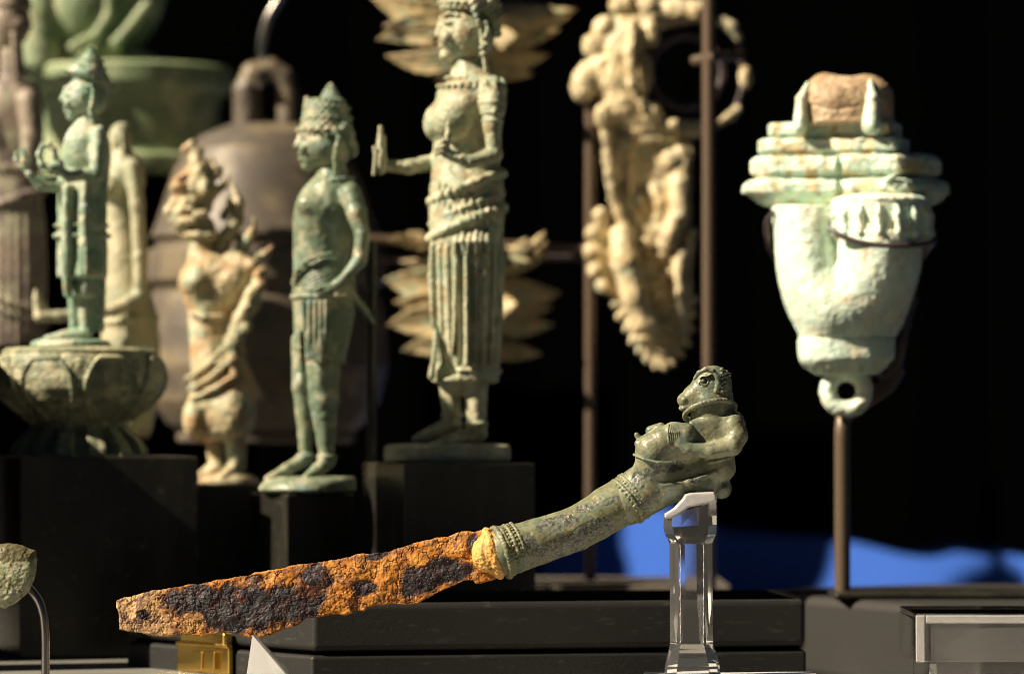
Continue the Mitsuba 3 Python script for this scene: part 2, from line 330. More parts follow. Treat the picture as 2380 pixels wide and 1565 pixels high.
# ------------------------------------------------------------------ cases and pedestals
def case(key, plan, top, groove, bsdf, label, r=.0035, zb=TABLE + .001):
    zt = Z(*top); zg = Z(*groove) if groove else None
    if zg is None:
        put(key, prism(plan, zb, zt, r), bsdf, 30, label=label, cat='case'); return
    tag(key, label, 'case')
    put(key + '__lid', prism(plan, zg + .0009, zt, r), bsdf, 30)
    put(key + '__body', prism(plan, zb, zg - .0009, .0022), bsdf, 30)
    c = np.mean(plan, 0)
    put(key + '__seam', prism([c + (np.array(p) - c) * .975 for p in plan], zg - .004, zg + .004, .001), 'velvet', 30)
A, B, C = np.array([X(295, .19), .19]), np.array([X(720, .05), .05]), np.array([X(1876, .105), .105])
D = np.array([X(1800, .225), .225])
case('front_case', [A, B, C, D], (1401, .05), (1517, .05), 'leather', 'low black leather presentation case with gold latch under the dagger blade')
def latch():
    # pieces lie on the case's left face: along = 0..1 from corner A to corner B
    n = np.array([B[1] - A[1], -(B[0] - A[0])]); n /= np.linalg.norm(n); t = (B - A) / np.linalg.norm(B - A)
    if n[1] > 0: n = -n
    L = np.linalg.norm(B - A); ang = math.atan2(t[1], t[0])
    def along(u):                                   # where the sight line through u meets the face
        k = np.linspace(0, 1, 2001); p = A + k[:, None] * (B - A)
        return k[np.argmin(np.abs(p[:, 0] - X(u, p[:, 1])))]
    def zat(v, k): return Z(v, (A + k * (B - A))[1])
    def piece(key, u0, u1, v0, v1, d0, d1, r):
        k0, k1 = along(u0), along(u1); km = (k0 + k1) / 2
        m = rounded((k0 * L, -d1, zat(v1, km)), (k1 * L, -d0, zat(v0, km)), r)
        M = np.array([[t[0], -n[0], 0, A[0]], [t[1], -n[1], 0, A[1]], [0, 0, 1, 0]])
        put(key, m.transform(M), 'brass', 30)
    piece('front_case__latch', 430, 520, 1458, 1491, .0005, .0026, .0007)
    piece('front_case__latch__hinge_knob', 519, 546, 1466, 1500, .0005, .0062, .0018)
    piece('front_case__latch__lower_plate', 425, 546, 1498, 1561, .0005, .0034, .0009)
    piece('front_case__latch__tab', 467, 492, 1510, 1553, .0030, .0058, .0005)
    piece('front_case__latch__tab', 496, 521, 1510, 1553, .0030, .0058, .0005)
    piece('front_case__latch__barrel', 425, 546, 1492, 1500, .0005, .0046, .0009)
    labels['front_case__latch'] = {'label': 'polished gold latch on the pale end of the case'}
latch()
case('grey_case', [(X(1692, .40), .40), (X(2275, .14), .14), (.45, .15), (.45, .5), (.25, .5)], (1369, .40), None, 'leather_pale', 'dark grey case behind the clear box on the right', .006)
case('rear_case', [(X(1363, .330), .330), (X(1610, .245), .245), (X(1655, .250), .250), (X(1655, .335), .335)], (1376, .330), None, 'leather_pale', 'small grey case end showing behind the clear pillar', .003)

def block(key, uc, Yc, w, d, vt, label, alpha=15, group=None, bsdf='lacquer'):
    """upright block: near corner at u = uc and depth Yc, front width w and depth d in metres, top at v = vt there"""
    a = math.radians(alpha); e, f = np.array([math.cos(a), math.sin(a)]), np.array([-math.sin(a), math.cos(a)])
    c = np.array([X(uc, Yc), Yc]); plan = [c, c + w * e, c + w * e + d * f, c + d * f]
    put(key, prism(plan, (-.125 if uc < 650 else TABLE + .0005), Z(vt, Yc), .0012, 4), bsdf, 30, label=label, cat='plinth', group=group)
PG = 'black display blocks under the statues'
block('display_block', 48, .25, .0985, .115, 1061, 'tall black block under the lotus base at far left', 14, PG)
block('display_block', 668, .268, .0400, .056, 1147, 'black block with a lit left face under the statue with hand on hip', 25, PG)
block('display_block', 940, .222, .0745, .088, 1076, 'wide black block under the tall goddess statue', 17, PG)
block('display_block', 440, .390, .054, .09, 1124, 'black block under the dancing figure, between the two nearer blocks', 8, PG)
block('display_block', 120, .46, .075, .06, 1020, 'black block hidden behind the lotus base, under the second statue', 10, PG, 'velvet')
block('display_block', -80, .575, .06, .06, 800, 'black block at the left edge under the cropped brown statue', 10, PG, 'velvet')
block('display_block', 40, .72, .16, .17, 415, 'tall black block under the green round pedestal', 10, PG, 'velvet')
put('unseen_white_board', rounded((X(1480, 0), -.10, TABLE + .0005), (.34, .044, TABLE + .004), .0012), 'white_paint', 30, label='white board under the clear pillar and clear box, out of view, brightening the acrylic', cat='board')  # out of view, brightens the clear pillar and box from below
put('riser_board', rounded((-.40, .06, TABLE + .0005), (X(560, .2), .62, -.1255), .0015), 'table_paint', 30, label='grey board under the black blocks on the left', cat='board')
put('rear_plinth', rounded((X(900, .5), .50, TABLE + .0005), (X(1700, .5), .65, -.0940), .002), 'plinth_paint', 30, label='low brown plinth slab behind the pillar carrying the rods', cat='plinth')

# ------------------------------------------------------------------ lotus base and small standing figure, far left
lot = [(806, 120), (808, 166), (816, 180), (822, 178), (832, 184), (850, 192), (880, 195), (905, 190), (930, 172), (950, 150), (968, 126), (984, 112), (996, 116), (1010, 130), (1024, 146), (1040, 157), (1056, 160), (1060, 158), (1060, 1)]
lotr = lambda v: np.interp(v, [a for a, _ in lot[:-1]], [b for _, b in lot[:-1]])
def lotus_amp(V, th):
    v = V[..., 2]; foot = sstep(985, 1000, v) * (1 - sstep(1050, 1058, v))
    lobes = np.cos(13 * th)[None, :]
    k = 1 - foot * np.where(lobes > .1, .22, 0) - .03 * foot * (fbm(V / 9, 3, 4) - .5)
    k = k + .022 * (fbm(V / 22, 4, 8) - .5) * 2
    V = V.copy(); V[..., 0] = 185 + (V[..., 0] - 185) * k; V[..., 1] *= k; return V
P, F = lathe([(806, 1)] + list(map(tuple, dense(lot[:-1], 3))) + [(1060, 1)], (185, 0), YB, 360, lotus_amp)
tag('lotus_base', 'round bronze lotus base with carved petals on the far left block', 'statue base')
put('lotus_base__bowl', (world(P, YB), F), 'patina', True, paint(P, 'lotus'))
def petal(th0, half, v0, v1, lift, key, rim=5.0, ns=41, nt=45, back=False):
    s, t = np.meshgrid(np.linspace(-1, 1, ns), np.linspace(0, 1, nt)); tt = t
    wid = np.where(tt < .45, .62 + .38 * np.sin(tt / .45 * np.pi / 2), np.sqrt(np.maximum(1 - (np.maximum(tt - .45, 0) / .55) ** 1.7, 0)) + .0)
    th = th0 + half * s * np.maximum(wid, .02)
    v = v1 + (v0 - v1) * tt
    edge = np.minimum(1 - np.abs(s), (1 - tt) * 1.6)
    r = lotr(v) - 3 + lift * sstep(0, .10, edge) + rim * np.exp(-((edge - .13) / .05) ** 2) - 3.5 * sstep(.15, .5, edge) * (1 - .7 * sstep(.5, .9, edge)) + 2.5 * (1 - np.abs(s)) * sstep(0, .2, edge)
    V = np.stack([185 + r * np.cos(th), r * np.sin(th), v], -1)
    V[..., 0] += 1.5 * (fbm(V / 12, 3, 6) - .5); V[..., 1] += 1.5 * (fbm(V / 12, 3, 7) - .5)
    V = V.reshape(-1, 3); i, j = np.meshgrid(np.arange(nt - 1), np.arange(ns - 1), indexing='ij'); a = (i * ns + j).ravel()
    F = np.vstack([np.stack([a, a + 1, a + ns + 1], 1), np.stack([a, a + ns + 1, a + ns], 1)])
    put(key, (world(V, YB), F), 'patina', True, paint(V, 'lotus'))
for k in range(8):
    th0 = math.radians(-62 + 45 * k)
    petal(th0 + math.radians(22.5), .15, 830, 950, 3, 'lotus_base__small_petal', 3.5)
    petal(th0, .37, 820, 978, 8, 'lotus_base__petal', 7)

tag('praying_figure', 'small green bronze figure with raised hands and conical headdress on the lotus base', 'statuette')
b = Sculpt(YB, 1.9)
b.col([(284, 176, 226, 28), (296, 164, 238, 38), (312, 154, 248, 48), (335, 147, 254, 54), (360, 145, 255, 54), (395, 150, 253, 46), (430, 150, 248, 40), (470, 150, 244, 36)], 6, 2.6)
b.plan([(130, -4), (204, -58), (251, -16), (240, 34), (142, 34)], 408, 646, 9, 8)
b.col([(640, 172, 226, 36), (655, 174, 228, 36), (672, 170, 229, 36), (690, 176, 226, 32)], 4)
b.col([(430, 150, 176, 20, -34), (560, 146, 172, 20, -32), (640, 148, 170, 18, -28), (692, 152, 172, 14, -22)], 5)
b.chain([(203, 0, 268), (203, 0, 300)], [27, 34], 8)
b.chain([(236, -44, 312), (231, -60, 405)], [19, 16], 8).chain([(231, -60, 405), (172, -78, 418), (142, -90, 398)], [15, 12, 9], 5)
b.chain([(142, -90, 400), (112, -95, 392), (104, -95, 368), (112, -95, 347), (128, -95, 344), (138, -95, 358), (144, -93, 385)], [9, 8, 7, 6, 6, 7, 9], 3)
b.chain([(132, -92, 398), (150, -90, 390)], 12, 4)
b.chain([(160, -12, 436), (100, -34, 432), (74, -44, 408)], [16, 13, 10], 6).ell((64, -46, 384), (11, 7, 20), 5)
b.chain([(62, -46, 372), (50, -46, 352)], [7, 4], 3).chain([(66, -46, 372), (60, -47, 350)], [5, 3], 3).chain([(54, -44, 390), (43, -44, 372), (42, -44, 358)], [7, 5, 4], 3)
b.ring((190, 0, 548), 62, 44, 5, 0, 4).ring((190, 0, 524), 62, 46, 3, 0, 3)
b.chain([(168, 10, 688), (172, 10, 768)], [14, 12], 5).chain([(198, -10, 688), (200, -10, 770)], [17, 15], 5)
b.chain([(178, 12, 772), (108, 6, 786)], [14, 8], 6).chain([(202, -12, 774), (120, -30, 789)], [17, 9], 6)
for k in range(4): b.chain([(124 - k * 2, -38 + 6 * k, 787), (104 - k * 3, -42 + 7 * k, 791)], [5, 4], 2)
b.slab([(206, 560), (248, 560), (240, 770), (212, 770)], 4, 14, 4)
def robe(P, N):
    v = P[:, 2]; a = np.arctan2(P[:, 1], P[:, 0] - 190)
    return (1.3 * np.sin(a * 24) * sstep(560, 580, v) * (1 - sstep(640, 650, v)) + 2.0 * np.exp(-((v - 402 - .2 * (P[:, 0] - 180)) / 4) ** 2) * (P[:, 1] < 0))
b.done('praying_figure__body', 'patina', 'buddha', robe)
b = Sculpt(YB, 1.7)
b.ell((200, 0, 224), (51, 53, 48), 6).ell((172, 0, 248), (22, 30, 30), 8).chain([(152, -4, 204), (145, -4, 231)], [5, 8], 6).ell((153, -8, 252), (7, 15, 4), 3).ell((155, -8, 261), (7, 13, 4.5), 3).ell((165, -4, 272), (11, 16, 8), 6)
b.ell((166, -31, 222), (13, 7, 5), 3).chain([(152, -18, 206), (168, -38, 207), (184, -46, 214)], 3.5, 3).ell((160, -26, 243), (9, 11, 11), 5)
b.done('praying_figure__head', 'patina', 'buddha')
b = Sculpt(YB, 1.7)
b.chain([(206, -50, 206), (218, -52, 204), (224, -53, 218), (220, -53, 246), (216, -53, 262), (222, -53, 288)], [5, 5, 6, 6, 5, 5], 3).ell((219, -53, 270), (8, 7, 6), 2)
b.done('praying_figure__ear', 'patina', 'buddha')
b = Sculpt(YB, 1.8)
b.col([(107, 205, 213, 3), (120, 197, 222, 12), (136, 183, 234, 24), (143, 179, 238, 27), (145, 181, 236, 27)], 3).col([(140, 184, 234, 25), (152, 177, 240, 34), (166, 172, 244, 40)], 3)
b.ell((204, 0, 172), (49, 50, 26), 5, a=20).ring((201, 0, 178), 50, 50, 4, -16, 3).ring((208, 0, 143), 29, 27, 3.5, 0, 2)
b.chain([(228, 0, 192), (254, 0, 206)], [30, 11], 8).ring((206, 0, 158), 37, 36, 3, 0, 2)
b.done('praying_figure__headdress', 'patina', 'buddha', lambda P, N: 1.2 * np.sin(P[:, 2] * .9) * (P[:, 2] < 150))
b = Sculpt(YB, 1.9); b.col([(789, 84, 248, 74), (797, 72, 256, 84), (808, 71, 258, 86)], 2)
b.done('praying_figure__plate', 'patina', 'buddha')

# ------------------------------------------------------------------ statue with hand at the hip
tag('hand_on_hip_statue', 'dark green bronze male statue with pointed crown and forearm at its hip', 'statue')
b = Sculpt(YM, 1.9)
b.col([(410, 732, 808, 34), (424, 716, 824, 50), (440, 702, 834, 60), (458, 692, 841, 66), (485, 684, 842, 70), (515, 681, 836, 62), (545, 681, 824, 52), (580, 681, 812, 48), (620, 681, 808, 48), (660, 681, 820, 54), (700, 682, 825, 58)], 6)
b.ell((724, -44, 478), (34, 24, 26), 12).chain([(768, 0, 385), (770, 0, 425)], [35, 42], 10)
b.chain([(818, -58, 452), (832, -72, 500), (846, -80, 548)], [25, 23, 17], 8).chain([(846, -80, 552), (840, -84, 610), (800, -84, 656)], [18, 17, 12], 5)
b.chain([(800, -84, 656), (772, -82, 676), (748, -78, 684)], [12, 12, 9], 4, flat=.7).chain([(770, -84, 668), (748, -84, 672), (738, -80, 680)], [6, 5, 4], 2).chain([(776, -80, 686), (750, -78, 692)], [6, 4], 2)
b.chain([(800, 50, 452), (822, 70, 540), (800, 64, 640)], [24, 18, 14], 8)
b.ring((766, 0, 426), 54, 50, 4, 14, 3)
b.chain([(722, 10, 690), (740, 0, 800)], 40, 6).chain([(697, 40, 790), (700, 40, 900), (709, 36, 1060)], [23, 23, 14], 5).chain([(750, -14, 780), (752, -14, 860), (753, -14, 930), (761, -14, 1060)], [44, 38, 34, 17], 6)
b.ell((746, -30, 890), (20, 18, 24), 8).ell((698, 26, 890), (16, 16, 22), 8)
b.ring((709, 36, 1058), 17, 17, 4, 0, 2).ring((761, -14, 1060), 20, 20, 4, 0, 2)
b.chain([(709, 34, 1066), (668, 12, 1090), (624, -4, 1112)], [18, 15, 10], 6).chain([(762, -14, 1070), (740, -38, 1092), (716, -58, 1108)], [19, 15, 10], 6)
b.done('hand_on_hip_statue__body', 'patina_gloss', 'male')
b = Sculpt(YM, 1.9)
b.col([(600, 724, 800, 52), (640, 684, 824, 58), (690, 681, 826, 60), (740, 683, 822, 58), (800, 686, 808, 54), (838, 692, 802, 50)], 4)
b.chain([(683, -30, 660), (694, -44, 632), (722, -58, 606), (776, -56, 590)], [5, 6, 6, 4], 3).ring((754, 0, 690), 73, 60, 7, 0, 3).ring((754, 0, 676), 72, 60, 3, 0, 2)
b.slab([(704, 700), (770, 700), (752, 850), (716, 830)], -60, 5, 3)
b.chain([(684, 0, 806), (720, -58, 812), (770, -52, 836), (800, -10, 842)], [6, 6, 6, 5], 3)
b.chain([(824, -20, 692), (850, -10, 722), (870, -6, 752)], [9, 7, 4], 4)
b.slab([(700, 775), (712, 770), (712, 860), (702, 860)], -50, 40, 3, cut=True)
b.done('hand_on_hip_statue__skirt', 'patina_gloss', 'male', lambda P, N: 1.1 * np.sin(np.arctan2(P[:, 1], P[:, 0] - 752) * 34) * sstep(694, 702, P[:, 2]) * (1 - sstep(795, 805, P[:, 2])) + 1.0 * np.sin(P[:, 2] * .7 + P[:, 0] * .3) * (P[:, 2] < 670) * (P[:, 2] > 610))
b = Sculpt(YM, 1.7)
b.ell((757, 0, 335), (62, 60, 62), 6).ell((722, 0, 362), (28, 34, 34), 10).chain([(698, -6, 308), (691, -6, 338)], [5, 8.5], 6).ell((699, -10, 361), (7, 18, 4), 3).ell((701, -10, 371), (8, 16, 5), 3).ell((714, -4, 388), (13, 18, 10), 8)
b.ell((715, -36, 322), (15, 7, 5), 3).chain([(697, -22, 303), (714, -44, 302), (734, -53, 308)], 3.5, 3).ell((708, -32, 348), (12, 14, 14), 6)
b.ell((820, 0, 348), (12, 26, 18), 8)
b.done('hand_on_hip_statue__head', 'patina_gloss', 'male')
b = Sculpt(YM, 1.7)
b.chain([(770, -58, 316), (784, -61, 312), (791, -62, 326), (786, -62, 346), (782, -60, 372), (783, -56, 410)], [5, 5, 6, 7, 6, 6], 3)
b.done('hand_on_hip_statue__ear', 'patina_gloss', 'male')
b = Sculpt(YM, 1.8)
b.col([(190, 763, 771, 3), (206, 754, 780, 14), (224, 744, 790, 24), (248, 736, 798, 30), (254, 734, 800, 30)], 3)
b.col([(230, 712, 800, 44), (244, 705, 806, 50), (270, 702, 812, 56), (296, 696, 818, 60), (318, 692, 820, 62)], 5)
b.chain([(716, -10, 244), (713, -8, 228)], [9, 6], 5).ring((760, 0, 252), 52, 50, 3.5, 0, 2).ring((758, 0, 276), 58, 57, 3, 2, 2).ring((756, 0, 306), 64, 62, 5, -4, 3)
b.chain([(746, -56, 300), (762, -62, 320)], [8, 5], 3).chain([(800, -40, 300), (820, -20, 340)], [16, 12], 8)
b.done('hand_on_hip_statue__crown', 'patina_gloss', 'male', lambda P, N: 1.5 * np.sin(np.arctan2(P[:, 1], P[:, 0] - 760) * 22) * np.sin(P[:, 2] * .35))
b = Sculpt(YM, 1.9); b.col([(1106, 640, 826, 62, -10), (1120, 612, 829, 78, -10), (1136, 602, 829, 82, -10), (1142, 606, 826, 80, -10)], 3)
b.done('hand_on_hip_statue__base', 'patina_gloss', 'male')
put('mount_post', tube([(X(864, .305), .305, Z(1075, .25)), (X(864, .305), .305, Z(560, .305))], .0030), 'lacquer', 40, label='thin black post rising behind the statue with hand on hip', cat='mount')

# ------------------------------------------------------------------ tall goddess statue
tag('goddess_statue', 'tall pale olive bronze woman statue in a pleated skirt with both hands raised', 'statue')
b = Sculpt(YW, 2.0)
b.col([(165, 1052, 1134, 38), (185, 1042, 1150, 52), (198, 1030, 1162, 62), (215, 1018, 1170, 68), (250, 1008, 1172, 66), (290, 1006, 1160, 46), (335, 1010, 1156, 38), (380, 1004, 1162, 42), (430, 1000, 1170, 56), (480, 997, 1168, 64), (520, 999, 1168, 66), (562, 1002, 1168, 66)], 6)
b.ell((1024, 10, 284), (41, 46, 47), 8).ell((1054, -48, 282), (48, 40, 47), 8)
b.chain([(1090, 0, 130), (1092, 0, 180)], [37, 45], 12)
b.chain([(1096, -8, 190), (1140, -44, 216)], [36, 34], 16).ell((1088, -26, 240), (62, 48, 52), 14).chain([(1146, -54, 214), (1146, -66, 250), (1145, -74, 300), (1149, -76, 366)], [32, 28, 20, 17], 10)
for v, r in ((246, 28), (262, 26), (270, 25), (289, 22)): b.ring((1145.5, -66 - (v - 250) * .16, v), r, r, 3.2, 0, 2)
b.ell((1150, -84, 268), (9, 16, 12), 3)
b.chain([(1149, -76, 366), (1092, -92, 384), (1040, -102, 366)], [19, 16, 12], 5)
b.ell((1030, -104, 352), (18, 12, 18), 5).chain([(1040, -104, 342), (1045, -105, 320), (1044, -104, 297)], [9, 8, 5], 4).chain([(1018, -108, 346), (1034, -114, 338)], [6, 5], 2).chain([(1016, -108, 356), (1034, -114, 350)], [6, 5], 2).chain([(1016, -106, 366), (1032, -112, 362)], [6, 5], 2)
for k in (0, 9): b.ring((1062 + k, -98, 374 + k * .3), 5, 13, 3, 0, 2)
b.chain([(1040, 50, 215), (1030, 60, 300), (1020, 30, 366)], [26, 20, 18], 8)
b.chain([(1020, 24, 372), (950, -6, 388), (900, -18, 386)], [20, 17, 13], 6).ell((886, -20, 374), (14, 20, 34), 6)
b.chain([(884, -22, 344), (885, -22, 298)], [10, 5], 3).chain([(890, -14, 350), (893, -14, 318)], [7, 5], 3).chain([(874, -30, 356), (871, -34, 346)], [6, 5], 2)
for k in range(4): b.chain([(876, -34 + 7 * k, 352), (870, -34 + 7 * k, 408 - 3 * k)], [5, 4.5], 1.5)
for k in (0, 8, 16): b.ring((944 + k, -8 - k * -.3, 386), 4, 17, 3.2, 0, 2)
b.ring((1092, 0, 186), 56, 54, 4, -5, 3).ring((1092, 0, 209), 74, 69, 3.5, -9, 3)
b.chain([(1080, 0, 540), (1078, 0, 880)], 40, 6).chain([(1044, 22, 870), (1050, 22, 962)], [28, 21], 6).chain([(1106, -18, 870), (1108, -18, 995)], [30, 21], 6)
b.ring((1051, 22, 964), 22, 22, 5, 0, 2).ring((1108, -18, 984), 23, 23, 5, 0, 2)
b.chain([(1052, 24, 985), (985, 16, 1014), (966, 14, 1020)], [22, 14, 10], 6).chain([(1110, -18, 1005), (1040, -40, 1028), (1004, -52, 1036)], [23, 15, 10], 6)
def pect(P, N):
    u, w, v = P.T; a = np.arctan2(w, u - 1092); q = v + .14 * (u - 1092)
    band = sstep(196, 200, q) * (1 - sstep(205, 216, q - 6 * np.cos(a)))
    return np.where((u > 1000) & (np.abs(w) < 90), band * 3.2 * np.sign(np.sin(a * 26)), 0)
b.done('goddess_statue__body', 'patina', 'woman', pect)
b = Sculpt(YW, 2.0)
b.col([(425, 1000, 1171, 58), (450, 998, 1171, 60), (500, 997, 1170, 68), (560, 1001, 1169, 69), (600, 1003, 1170, 68), (700, 1005, 1167, 64), (780, 1008, 1164, 60), (845, 1011, 1160, 58), (858, 1006, 1160, 58), (872, 1002, 1161, 59), (890, 1006, 1158, 57)], 3, 2.3)
b.ring((1084, 0, 436), 84, 62, 11, 34, 4).ring((1084, 0, 518), 85, 68, 12, 36, 4).ring((1084, 0, 484), 86, 67, 4, 36, 3)
b.ring((1084, 0, 862), 78, 58, 5, 0, 3)
for k, (u, w) in enumerate([(1064, -66), (1078, -70), (1094, -72), (1108, -72), (1120, -70), (1134, -66)]):
    b.chain([(u, w + 4, 545 - 4 * (k % 2)), (u - 2, w - 4, 566), (u - 3, w + 2, 592)], [6, 8.5, 5], 3)
b.chain([(1086, -66, 588), (1088, -66, 846)], [6, 5], 3).chain([(1064, -64, 590), (1050, -60, 850)], [5, 4], 3).chain([(1120, -60, 590), (1122, -58, 846)], [5, 4], 3)
b.chain([(1010, -30, 556), (1004, -26, 640), (1012, -34, 760)], [8, 9, 6], 4)
b.slab([(1016, 780), (1028, 776), (1064, 870), (1020, 884)], -66, 30, 5, cut=True)
b.chain([(1013, -40, 770), (1004, -48, 876)], [5, 8], 3)
def pleats(P, N):
    u, w, v = P.T; a = np.arctan2(w / 66, (u - 1084) / 82)
    d = 2.6 * np.sign(np.sin(a * 23)) * np.abs(np.sin(a * 23)) ** .5 * sstep(566, 580, v) * (1 - sstep(842, 852, v))
    q = v + 36 * -np.cos(a)
    d = d + 2.4 * np.sin(a * 30) * sstep(450, 456, q) * (1 - sstep(478, 483, q))
    return d + 1.6 * np.sin(a * 36) * sstep(490, 496, q) * (1 - sstep(504, 508, q))
b.done('goddess_statue__skirt', 'patina', 'woman', pleats)
b = Sculpt(YW, 1.8)
b.ell((1088, 0, 72), (63, 68, 76), 6).ell((1052, 0, 104), (31, 42, 40), 12).chain([(1027, -10, 42), (1024, -12, 58), (1018, -12, 80)], [6, 6, 9], 6)
b.ell((1025, -12, 98), (8, 22, 4.5), 3).ell((1027, -12, 109), (9, 19, 5.5), 3).ell((1040, -6, 130), (18, 24, 12), 8).ell((1040, -42, 92), (18, 16, 20), 8)
b.ell((1046, -45, 58), (17, 8, 6.5), 2).chain([(1030, -46, 58), (1044, -56, 59), (1062, -58, 56)], 1.8, 1).chain([(1028, -30, 40), (1044, -52, 36), (1066, -60, 44)], 4, 3)
b.done('goddess_statue__head', 'patina', 'woman')
b = Sculpt(YW, 1.8)
b.chain([(1113, -64, 66), (1120, -68, 58), (1132, -69, 62), (1135, -69, 80), (1126, -69, 100), (1122, -68, 96)], [5, 6, 6, 6, 6, 5], 3)
b.chain([(1118, -68, 80), (1122, -70, 108), (1128, -70, 140), (1130, -62, 172)], [5, 6, 6, 6], 3)
for p in ((1130, -73, 112), (1124, -72, 134), (1122, -72, 120)): b.ell(p, (9, 7, 6), 2)
b.done('goddess_statue__ear', 'patina', 'woman')
b = Sculpt(YW, 1.9)
b.col([(-90, 1050, 1140, 40), (-40, 1034, 1158, 62), (0, 1024, 1160, 70), (16, 1022, 1160, 73), (30, 1034, 1160, 74)], 4)
b.ring((1092, 0, 16), 69, 73, 5, -10, 3).ring((1092, 0, 2), 69, 72, 4, -8, 3)
b.chain([(1096, -68, 4), (1106, -72, 30), (1112, -70, 58)], [12, 9, 6], 4).chain([(1110, -64, 10), (1150, -40, 40), (1156, -20, 80)], [14, 16, 10], 8)
b.chain([(1118, -66, -20), (1140, -62, 10), (1150, -50, 30)], 8, 4)
b.done('goddess_statue__crown', 'patina', 'woman', lambda P, N: 1.8 * np.sin(np.arctan2(P[:, 1], P[:, 0] - 1092) * 26) * np.sin(P[:, 2] * .3))
b = Sculpt(YW, 2.0); b.col([(1030, 930, 1160, 60), (1036, 896, 1184, 74), (1058, 892, 1186, 78), (1074, 900, 1180, 76)], 3, 2.8)
b.done('goddess_statue__base', 'patina', 'woman', lambda P, N: 6 * (fbm(P / 26, 3, 9) - .5))
c = (A + B + C + D) / 4
put('front_case__top_panel', prism([c + (p - c) * .965 for p in (A, B, C, D)], Z(1401, .05) - .004, Z(1401, .05) + .0004, .0008), 'velvet', 30, label='dull black inset panel of the lid')

def hoop_pts(c, axis, R, n=28, a0=0, a1=360):
    axis = np.array(axis, float); axis /= np.linalg.norm(axis)
    e1 = np.cross(axis, [0, 1, 0.001]); e1 /= np.linalg.norm(e1); e2 = np.cross(axis, e1)
    th = np.radians(np.linspace(a0, a1, n + 1))
    return np.array(c) + R * (np.cos(th)[:, None] * e1 + np.sin(th)[:, None] * e2)

# ------------------------------------------------------------------ dancing figure between the blocks
tag('dancing_figure', 'tan and green crouching bronze figure with flame-like headdress in front of the bell', 'statuette')
b = Sculpt(YD, 2.3)
b.col([(585, 444, 500, 30), (606, 436, 556, 46), (630, 424, 580, 56), (660, 420, 588, 58), (690, 424, 580, 56), (720, 434, 552, 48), (760, 440, 530, 44), (800, 441, 548, 46), (850, 444, 576, 54), (900, 442, 592, 60), (950, 436, 594, 62), (1000, 434, 586, 58), (1022, 452, 566, 46)], 8)
b.ell((462, -20, 655), (42, 50, 40), 14).ell((548, -22, 650), (38, 44, 42), 14).ell((458, -22, 972), (31, 44, 48), 12).ell((545, -40, 952), (46, 42, 62), 14)
b.chain([(470, 0, 530), (470, 0, 600)], [30, 32], 10).ring((470, 0, 548), 40, 40, 8, -4, 4)
b.chain([(540, -20, 604), (588, -40, 622), (612, -46, 636)], [24, 17, 12], 10)
b.chain([(440, -40, 880), (490, -62, 850), (536, -66, 800)], [6, 8, 7], 3).chain([(446, -46, 905), (500, -66, 876), (552, -66, 830)], [6, 8, 7], 3).chain([(452, -46, 928), (510, -70, 900), (566, -66, 866)], [6, 8, 7], 3).chain([(440, -36, 726), (480, -56, 738), (520, -50, 736)], [5, 6, 5], 3)
b.chain([(496, 0, 1005), (502, 0, 1080)], [20, 17], 6).chain([(545, -14, 1005), (552, -14, 1080)], [26, 22], 6)
b.chain([(505, -6, 1085), (466, -24, 1108)], [18, 12], 6).chain([(552, -18, 1085), (520, -44, 1110)], [20, 13], 6)
b.done('dancing_figure__body', 'patina', 'dance', lambda P, N: 5 * (fbm(P / 20, 3, 2) - .5), 1.5)
b = Sculpt(YD, 2.3)
b.chain([(612, -46, 634), (592, -58, 690), (568, -62, 740), (546, -66, 800), (556, -64, 868)], [14, 19, 19, 20, 14], 8)
for k in range(9):
    t = k / 8; b.ell((606 - 62 * t + 8 * (k % 2), -62 - 6 * (k % 3), 640 + 200 * t), (13 + 4 * (k % 2), 12, 15), 5)
b.done('dancing_figure__sash', 'patina', 'dance', lambda P, N: 6 * (fbm(P / 13, 3, 4) - .5), 1.5)
b = Sculpt(YD, 2.0)
b.ell((452, 0, 450), (48, 42, 66), 8).ell((430, -10, 500), (36, 36, 42), 8).chain([(448, 0, 345), (462, 0, 392), (470, 0, 440)], [12, 24, 34], 8).chain([(462, 0, 352), (444, -2, 338), (428, -4, 346)], [13, 11, 8], 5)
b.chain([(408, -20, 470), (396, -22, 492), (402, -22, 512)], [14, 12, 8], 5).ell((420, -36, 436), (16, 14, 12), 5).ell((446, -44, 470), (20, 12, 14), 4).ell((470, -44, 500), (20, 14, 12), 4).ell((440, -40, 516), (22, 12, 10), 4).ell((478, -34, 440), (18, 16, 22), 5)
b.chain([(480, 0, 420), (506, 0, 404), (516, 0, 384)], [14, 9, 4], 4).chain([(490, 0, 450), (520, 0, 432), (534, 0, 405)], [14, 9, 4], 4).chain([(490, 0, 370), (500, 0, 392), (486, 0, 412)], [8, 10, 8], 4)
b.chain([(404, -26, 440), (414, -30, 420), (430, -34, 410)], [8, 8, 6], 3).chain([(412, -32, 500), (430, -44, 486), (452, -48, 488)], [6, 7, 5], 2)
b.done('dancing_figure__headdress', 'patina', 'dance', lambda P, N: 7 * (fbm(P / 12, 3, 6) - .5), 1.5)
for pts, r in (([(508, 0, 590), (528, -6, 548), (552, -10, 512), (556, -10, 470), (540, -8, 430)], [18, 17, 15, 12, 4]), ([(540, 0, 602), (566, -8, 572), (586, -12, 540), (590, -12, 506)], [16, 15, 12, 4]), ([(566, 0, 612), (596, -8, 598), (618, -10, 590), (630, -10, 576)], [14, 12, 10, 5]), ([(520, 4, 500), (536, 6, 480), (530, 4, 462)], [12, 10, 5])):
    b = Sculpt(YD, 2.0); b.chain(pts, r, 6)
    b.done('dancing_figure__flame', 'patina', 'dance', lambda P, N: 4 * (fbm(P / 14, 3, 6) - .5))
